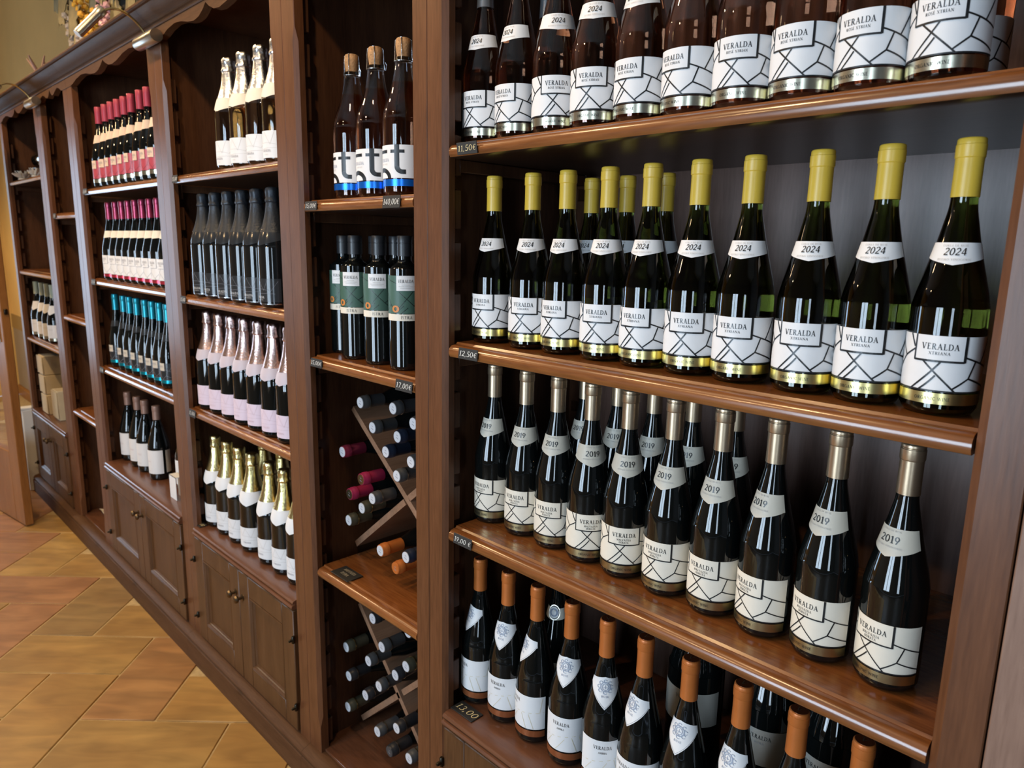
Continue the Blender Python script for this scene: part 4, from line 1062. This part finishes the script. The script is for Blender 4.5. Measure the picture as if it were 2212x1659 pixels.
for k_, a in dict(grey=('cap_grey', 'nickel', 'disc'), darkred=('cap_burg', None, 'disc'), navy=('cap_navy', None, 'disc'), crimson=('cap_crimson', None, 'goldband2'),
                  goldrim=('cap_olive', 'goldband', 'disc'), orangecap=('cap_orange', None, 'disc'), orangeplain=('cap_orange', None, 'cap_orange'), black=('cap_black', 'nickel', 'disc'), darkdisc=('cap_black', 'nickel', 'cap_grey')).items():
    KIND['lie_'+k_] = lying(*a)
CNAME = dict(grey='graphite', darkred='dark red', navy='navy', crimson='magenta red', goldrim='gold-rimmed olive', orangecap='orange', orangeplain='plain orange', black='black', darkdisc='black-disced')
X1 = [(-1.382, 1.021, 'grey'), (-1.253, 1.030, 'grey'), (-1.180, 1.010, 'grey'), (-1.334, .971, 'grey'), (-1.238, .969, 'navy'), (-1.466, .884, 'darkred'), (-1.283, .925, 'navy'), (-1.190, .923, 'grey'),
      (-1.387, .834, 'crimson'), (-1.239, .875, 'grey'), (-1.439, .783, 'crimson'), (-1.317, .798, 'grey'), (-1.369, .748, 'goldrim'), (-1.430, .695, 'goldrim'), (-1.312, .679, 'orangecap'), (-1.199, .715, 'navy'), (-1.245, .664, 'orangeplain')]
X2 = [(-1.466, .384, 'goldrim'), (-1.350, .491, 'black'), (-1.207, .516, 'black'), (-1.313, .432, 'grey'), (-1.373, .367, 'grey'), (-1.216, .426, 'goldrim'), (-1.466, .281, 'black'), (-1.259, .383, 'black'),
      (-1.325, .315, 'grey'), (-1.385, .259, 'black'), (-1.466, .176, 'goldrim'), (-1.334, .186, 'grey'), (-1.257, .243, 'black'), (-1.275, .182, 'darkdisc'), (-1.215, .183, 'grey')]
def settle(Lx, segs):
    P = [[x, z] for x, z, c in Lx]
    for it in range(60):
        for i in range(len(P)):
            for j in range(i):
                dx, dz = P[i][0]-P[j][0], P[i][1]-P[j][1]; l = math.hypot(dx, dz)
                if l < .0575:
                    k = (.0575-l)/2/l
                    P[i][0] += dx*k; P[i][1] += dz*k; P[j][0] -= dx*k; P[j][1] -= dz*k
            for (ax, az), (bx, bz) in segs:
                dx, dz = bx-ax, bz-az; t = max(0, min(1, ((P[i][0]-ax)*dx+(P[i][1]-az)*dz)/(dx*dx+dz*dz)))
                ex, ez = P[i][0]-ax-t*dx, P[i][1]-az-t*dz; l = math.hypot(ex, ez)
                if l < .0385:
                    k = (.0385-l)/l; P[i][0] += ex*k; P[i][1] += ez*k
    return [(p_[0], p_[1], c) for p_, (x, z, c) in zip(P, Lx)]
BOXD = lambda z0, z1: [((D0-.008, z0), (D0-.008, z1)), ((D0-.01, z0-.009), (D1x+.01, z0-.009))]
X1 = settle(X1, [((D0, .978), (D1x, .617)), ((D0, .617), (D1x, .985))] + BOXD(.607, 1.1))
X2 = settle(X2, [((D0, .448), (-1.185, .108)), ((D0, .108), (D1x, .520))] + BOXD(.099, .58))
for nm, Lx in (('upper', X1), ('lower', X2)):
    by = {}
    for x, z, c in Lx: by.setdefault(c, []).append((x, z))
    for c in by: by[c].sort(key=lambda q: -q[1])
    for x, z, c in Lx:
        n = len(by[c]); i = by[c].index((x, z))
        w = '' if n == 1 else (' highest of %d' % n if i == 0 else ' lowest of %d' % n if i == n-1 else ' %s highest of %d' % (ORD[i], n))
        lab = 'bottle lying in the %s crossed rack, %s cap,%s' % (nm, CNAME[c], w)
        if n == 1: lab = 'bottle with the only %s cap lying in the %s crossed rack' % (CNAME[c], nm)
        place('lie_'+c, 'lying_bottle', 'bottle', x, .376, z, 0, lab, 'bottles lying in the %s crossed rack' % nm, (PI/2, 0, 0))
X3 = settle([(-3.553, .885, 0), (-3.549, .799, 0), (-3.552, .700, 0), (-3.549, .205, 0)], [((B00, .975), (B01, .624)), ((B00, .624), (B01, .975)), ((B00, .535), (B01, .108)), ((B00, .108), (B01, .535))])
for i, (x, z, _) in enumerate(X3):
    zz = z
    place('lie_black', 'lying_bottle', 'bottle', x, .376, zz, 0, 'black-capped bottle lying in the narrow far bay, %s from the top' % ('first', 'second', 'third', 'lowest')[i], 'bottles lying in the narrow far bay', (PI/2, 0, 0))

# ------------------------------------------------------------------ price tags
def price_tag(x, z, txt, label, y=.0045, w=.050, h=.0195, ry=0.0, rx=-.10, ink='chalk', lines=None):
    o = empty('price_tag', (x, y, z)); tag(o, label, 'price tag', 'chalk price tags on the shelves')
    o.rotation_euler = (rx, ry, 0)
    mb = MB(); mb.box(-w/2, w/2, -.0016, 0, -h/2, h/2, 'black', .0004); obj('card', mb, o)
    t = MB()
    if lines:
        for k, (s, wd) in enumerate(lines):
            for q in text_quads(s, 0, h*.12-k*h*.34, h*.2, wd, slant=.1, bold=.8): t.face([(px, -.0019, pz) for px, pz in q], ink)
    else:
        for q in text_quads(txt, 0, -h*.22, h*.46, w*.90, slant=.16, bold=.85): t.face([(px, -.0019, pz) for px, pz in q], ink)
    obj('writing', t, o, None, False)
    return o
EU = '\u20ac'
price_tag(-.924, 1.540, '11,50'+EU, 'black tag reading 11,50 euro under the rosé bottles', ink='chalky', rx=.15)
price_tag(-.918, 1.197, '12,50'+EU, 'black tag reading 12,50 euro under the yellow-capped bottles')
price_tag(-.930, .848, '19,00 '+EU, 'black tag reading 19,00 euro under the bronze-capped bottles')
price_tag(-1.438, 1.460, '15,00'+EU, 'black tag reading 15,00 euro at the left under the corked bottles', w=.05)
price_tag(-1.139, 1.460, '140,00'+EU, 'black tag reading 140,00 euro under the corked bottles', w=.056, h=.023)
price_tag(-1.438, 1.114, '15,00'+EU, 'black tag reading 15,00 euro at the left under the olive oil', w=.05)
price_tag(-1.106, 1.112, '17,00'+EU, 'black tag reading 17,00 euro at the right under the olive oil', w=.054, h=.022)
price_tag(-2.215, 1.555, '15,00', 'small dark tag on the shelf end under the silver-hooded bottles', w=.04, h=.022)
price_tag(-2.215, 1.206, '15,00', 'small dark tag on the shelf end under the black bottles', w=.04, h=.022)
price_tag(-2.205, .857, '15,00'+EU, 'small dark tag on the shelf end under the rose gold bottles', w=.05, h=.024)
price_tag(-3.135, 1.555, '13,00', 'small dark tag on the shelf end under the crimson-capped bottles', w=.05, h=.022)
price_tag(-3.135, 1.214, '13,00', 'small dark tag on the shelf end under the burgundy-capped bottles', w=.05, h=.022)
price_tag(-3.135, .866, '13,00', 'small dark tag on the shelf end under the turquoise-capped bottles', w=.05, h=.022)
price_tag(-3.625, 1.472, '13,00', 'small dark tag on the top shelf end of the narrow far bay', w=.04, h=.022)
price_tag(-.945, CAB+.0012, '13,00', 'black tag reading 13,00 lying flat by the orange-capped bottles', y=.030, w=.062, h=.032, rx=-PI/2+.001, ry=.0, ink='chalky')
price_tag(-1.388, .580+SH+.0018, '', 'black two-line tag lying flat below the upper crossed rack', y=.036, w=.075, h=.044, rx=-PI/2, ink='inkgold', lines=[('MALVAZIJA', .045), ('ISTRA', .028)])
price_tag(-2.245, CAB+.0018, '15,00', 'dark tag lying flat beside the leftmost gold-hooded bottle', y=.020, w=.05, h=.026, rx=-PI/2, ink='chalky')

# ------------------------------------------------------------------ things in the far bays
mb = MB(); mb.box(-.03, .03, -.002, 0, 0, .085, 'whitecool', .0004); mb.box(-.03, .03, .026, .028, 0, .085, 'whitecool', .0004); mb.box(-.03, .03, -.002, .028, .083, .085, 'whitecool')
o = obj('folded_card', mb, None, (-2.545, .045, CAB+.0005)); tag(o, 'folded white card standing at the right end of the copper-capped row', 'card')
# cream wine boxes
for i, (z0, z1, dx) in enumerate(((0, .105, .0), (.1055, .205, -.012), (.2055, .305, -.018))):
    b = empty('wine_box', (-4.285+dx, .018, CAB+.0006+z0)); tag(b, 'cream cardboard wine box, %s of the stack of three on the far left cabinet' % ('bottom', 'middle', 'top')[i], 'box', 'stacked cream wine boxes')
    mb = MB(); h = z1-z0
    mb.box(-.055, .055, .006, .33, 0, h-.002, 'box', .002); obj('carton', mb, b)
    f = MB(); f.box(-.056, .056, 0, .0045, .004, h-.004, 'box', .001); obj('end_flap', f, b)
mb = MB(); mb.box(-.052, .052, 0, .30, 0, .15, 'box', .002)
b = empty('wine_box', (-4.10, .03, CAB+.0006)); tag(b, 'cream cardboard wine box standing alone right of the stack of three', 'box', 'stacked cream wine boxes')
obj('carton', mb, b); f = MB(); f.box(-.053, .053, -.005, -.001, .01, .145, 'box', .001); obj('end_flap', f, b)
# dark bottle on a cradle with paper rosettes
t = empty('bottle_cradle', (-4.17, .13, 1.634+SH)); tag(t, 'dark wooden cradle on the upper far left shelf', 'bottle stand')
mb = MB(); mb.lathe([(0, .075), (.012, .072), (.022, .03), (.036, .028), (.045, .07), (.05, .072)], 'pot', 24); obj('foot', mb, t)
mb = MB(); mb.box(-.09, .09, -.03, .03, .048, .058, 'pot', .003); obj('bar', mb, t)
KIND['magnum'] = [('glass_body', None)]
q_ = MB(); q_.lathe([(0, .030), (.006, .038), (.20, .038), (.23, .032), (.27, .017), (.32, .015)], 'glassdark', 28)
KIND['magnum'] = [('glass_body', q_.mesh('glass_body'))]
q_ = MB(); q_.lathe([(.26, .0165), (.335, .0160), (.338, .012)], 'cap_black', 20); KIND['magnum'].append(('capsule', q_.mesh('capsule')))
place('magnum', 'wine_bottle', 'bottle', -4.33, .12, 1.634+SH+.0985, 0, 'dark bottle lying on its side on the cradle of the upper far left shelf', None, (0, PI/2, 0))
def rosette(x, y, z, r, label):
    o = empty('paper_rosette', (x, y, z)); tag(o, label, 'decoration', 'cream paper rosettes')
    for ring, (n, rr, lift) in enumerate(((8, r, .0), (6, r*.7, .012))):
        for i in range(n):
            a = 2*PI*i/n+ring*.3; mb = MB()
            rows = []
            for t_ in range(4):
                u = t_/3; rad = rr*(.12+.88*u)
                rows.append([(rad*math.cos(a+d*.42*(1-.25*u)), rad*math.sin(a+d*.42*(1-.25*u)), .006+lift+.020*u*u+.004*abs(d)) for d in (-1, 0, 1)])
            mb.grid(rows, 'cream'); obj('petal', mb, o)
    mb = MB(); mb.ball((0, 0, .018), r*.25, 'cream', 1); obj('heart', mb, o)
    mb = MB(); mb.lathe([(0, r*.5), (.006, r*.45), (.008, r*.2)], 'cream', 14); obj('base', mb, o)
rosette(-4.335, .045, 1.634+SH, .05, 'larger cream paper rosette at the left beneath the dark lying bottle')
rosette(-4.07, .04, 1.634+SH, .032, 'smaller cream paper rosette at the right beneath the dark lying bottle')
mb = MB()
rp = random.Random(5)
g = [[(-.06+.03*i+rp.uniform(-.006, .006), -.03+.02*j+rp.uniform(-.004, .004), .004+rp.uniform(0, .014)) for i in range(5)] for j in range(4)]
mb.grid(g, 'cream'); o = obj('paper_scrap', mb, None, (-3.60, .10, .0990), False); tag(o, 'crumpled cream paper on the floor board of the narrow far bay', 'paper')
mb = MB(); mb.box(-.050, -.001, -.045, .30, 0, .455, 'white', .003)
wp = empty('white_panel', (-4.5215, 0, 0)); tag(wp, 'thin white panel standing against the left side of the far left cabinet', 'panel'); obj('board', mb, wp)
mb = MB(); mb.box(-.054, -.0005, -.052, .31, .4555, .470, 'white', .003); obj('cap_strip', mb, wp)

# ------------------------------------------------------------------ picture lamps on the valance
def picture_lamp(x, label):
    o = empty('picture_lamp', (x, -.0025, 1.938)); tag(o, label, 'lamp', 'brass lamps over the shelving')
    mb = MB(); mb.lathe([(-.075, .004), (-.075, .017), (-.070, .0185), (.070, .0185), (.075, .017), (.075, .004)], 'nickel', 26, True, None, None, (0, -.019, 0), 'x'); obj('mount', mb, o)
    mb = MB()
    pts = [(0, y+.0025, z-1.938) for y, z in smooth_prof([(-.024, 1.950), (-.040, 1.972), (-.062, 1.991), (-.085, 2.001), (-.107, 2.001), (-.126, 1.993), (-.138, 1.986)], 4)]
    mb.tube(pts, .0034, 'brass', 8); obj('arm', mb, o)
    ex = Vector(pts[-1]); d = Vector((0, -.66, -.75)).normalized()
    mb = MB(); a = ex + d*-.012; e = ex + d*.090
    mb.tube([a, a+d*.002, a+d*.004, a+d*.024, a+d*.026, e-d*.004, e], [.008, .0125, .0135, .0135, .0125, .0125, .0115], 'nickel', 20); obj('lamp_head', mb, o)
    q = e; mb = MB(); mb.tube([q, q+d*.0015], [.0102, .0102], 'white', 18); obj('lens', mb, o)
picture_lamp(-2.280, 'slender nickel lamp arching off the valance above the burgundy and gold bays')
picture_lamp(-3.690, 'small nickel lamp arching off the valance at the far left')

# ------------------------------------------------------------------ ornament of glass grapes above the cornice
orn = empty('grape_ornament', (-3.2, .14, 2.029)); tag(orn, 'bunches of amber and pink glass grapes with gilded leaves on top of the shelving', 'ornament')
rg = random.Random(11)
OX, OZ = -3.2, 2.029
def cluster(x, z, r, h, m, y=0.0, n=26):
    mb = MB()
    for i in range(n):
        t_ = i/n; rad = r*(1-.75*t_); a = i*2.4
        mb.ball((x-OX+rad*math.cos(a)*rg.uniform(.5, 1), y+rad*.7*math.sin(a), z-OZ+h/2-h*t_), rg.uniform(.011, .0145), m, 1)
    o = obj('grape_cluster', mb, orn); o['kind'] = 'stuff'
cluster(-3.29, 2.27, .050, .15, 'bulb', -.05); cluster(-3.12, 2.13, .045, .13, 'bulb', -.07); cluster(-3.06, 2.245, .055, .16, 'pinkglass', -.03)
cluster(-3.42, 2.19, .040, .13, 'clearglass', -.05); cluster(-3.46, 2.32, .045, .12, 'clearglass', -.03); cluster(-3.22, 2.10, .03, .07, 'clearglass', -.07); cluster(-3.17, 2.33, .05, .12, 'bulb', -.02)
cluster(-2.98, 2.14, .03, .10, 'pinkglass', -.06)
def vine_leaf(x, z, s, rot, m, y=-.03, tiltx=.3):
    mb = MB(); n = 15; pts = []
    for i in range(n*2):
        a = 2*PI*i/(n*2); rr = s*(1-.32*abs(math.sin(2.5*a))-(.10 if i % 2 else 0))
        pts.append((rr*math.cos(a+rot), rr*math.sin(a+rot)))
    c = (x-OX, y, z-OZ)
    for k in range(len(pts)):
        p0, p1 = pts[k], pts[(k+1) % len(pts)]
        for o_, flip in ((0, 0), (.003, 1)):
            mb.face([c if o_ == 0 else (c[0], c[1]+.003, c[2]), (c[0]+p0[0], c[1]+o_+tiltx*p0[1]*.3+.2*abs(p0[0]), c[2]+p0[1]), (c[0]+p1[0], c[1]+o_+tiltx*p1[1]*.3+.2*abs(p1[0]), c[2]+p1[1])], m)
    obj('vine_leaf', mb, orn, None, False)
for (x, z, s, r_, m) in ((-3.52, 2.27, .075, .4, 'gleaf'), (-3.38, 2.21, .085, 1.7, 'gleaf'), (-3.56, 2.33, .07, 2.6, 'gleaf2'), (-3.34, 2.12, .07, 4.0, 'gleaf'), (-3.0, 2.17, .09, .9, 'gleaf'), (-3.24, 2.20, .09, 2.2, 'gleaf2'),
                        (-3.12, 2.30, .09, 5.1, 'gleaf'), (-2.93, 2.28, .10, 3.3, 'gleaf2'), (-2.80, 2.20, .09, 1.2, 'gleaf'), (-2.84, 2.10, .07, 5.6, 'gleaf')):
    vine_leaf(x+.05, z, s*1.1, r_, m, -.085 if x < -3.3 else -.05)
mb = MB(); mb.lathe([(0, .06), (.01, .075), (.10, .10), (.20, .11), (.28, .09), (.32, .07), (.33, .075)], 'pot', 24, True, None, None, (.28, .07, .0)); obj('pot', mb, orn)
mb = MB(); mb.box(-.28, .42, -.03, .19, 0, .006, 'pot', .002); obj('tray', mb, orn)
mb = MB(); mb.tube([(-.17, -.005, .14), (-.05, .0, .19), (.08, 0, .2), (.28, .05, .30)], .006, 'gleaf', 8); mb.tube([(.28, .05, .3), (.2, .0, .33), (.08, -.01, .32), (-.26, -.01, .34)], .005, 'gleaf', 8); obj('vine_stem', mb, orn)
orn2 = empty('twig_ornament', (-3.98, .09, 2.029)); tag(orn2, 'small twig ornament peeking over the cornice at the far left', 'ornament')
mb = MB(); mb.lathe([(0, .03), (.04, .04), (.075, .042), (.085, .03)], 'cork', 16); obj('cup', mb, orn2)
for a in (0, 1.3, 2.6, 3.9, 5.2):
    mb = MB(); mb.tube([(0, 0, .06), (.04*math.cos(a), .04*math.sin(a), .12), (.075*math.cos(a), .06*math.sin(a), .15)], [.008, .006, .003], 'cap_copper', 6); obj('twig', mb, orn2)
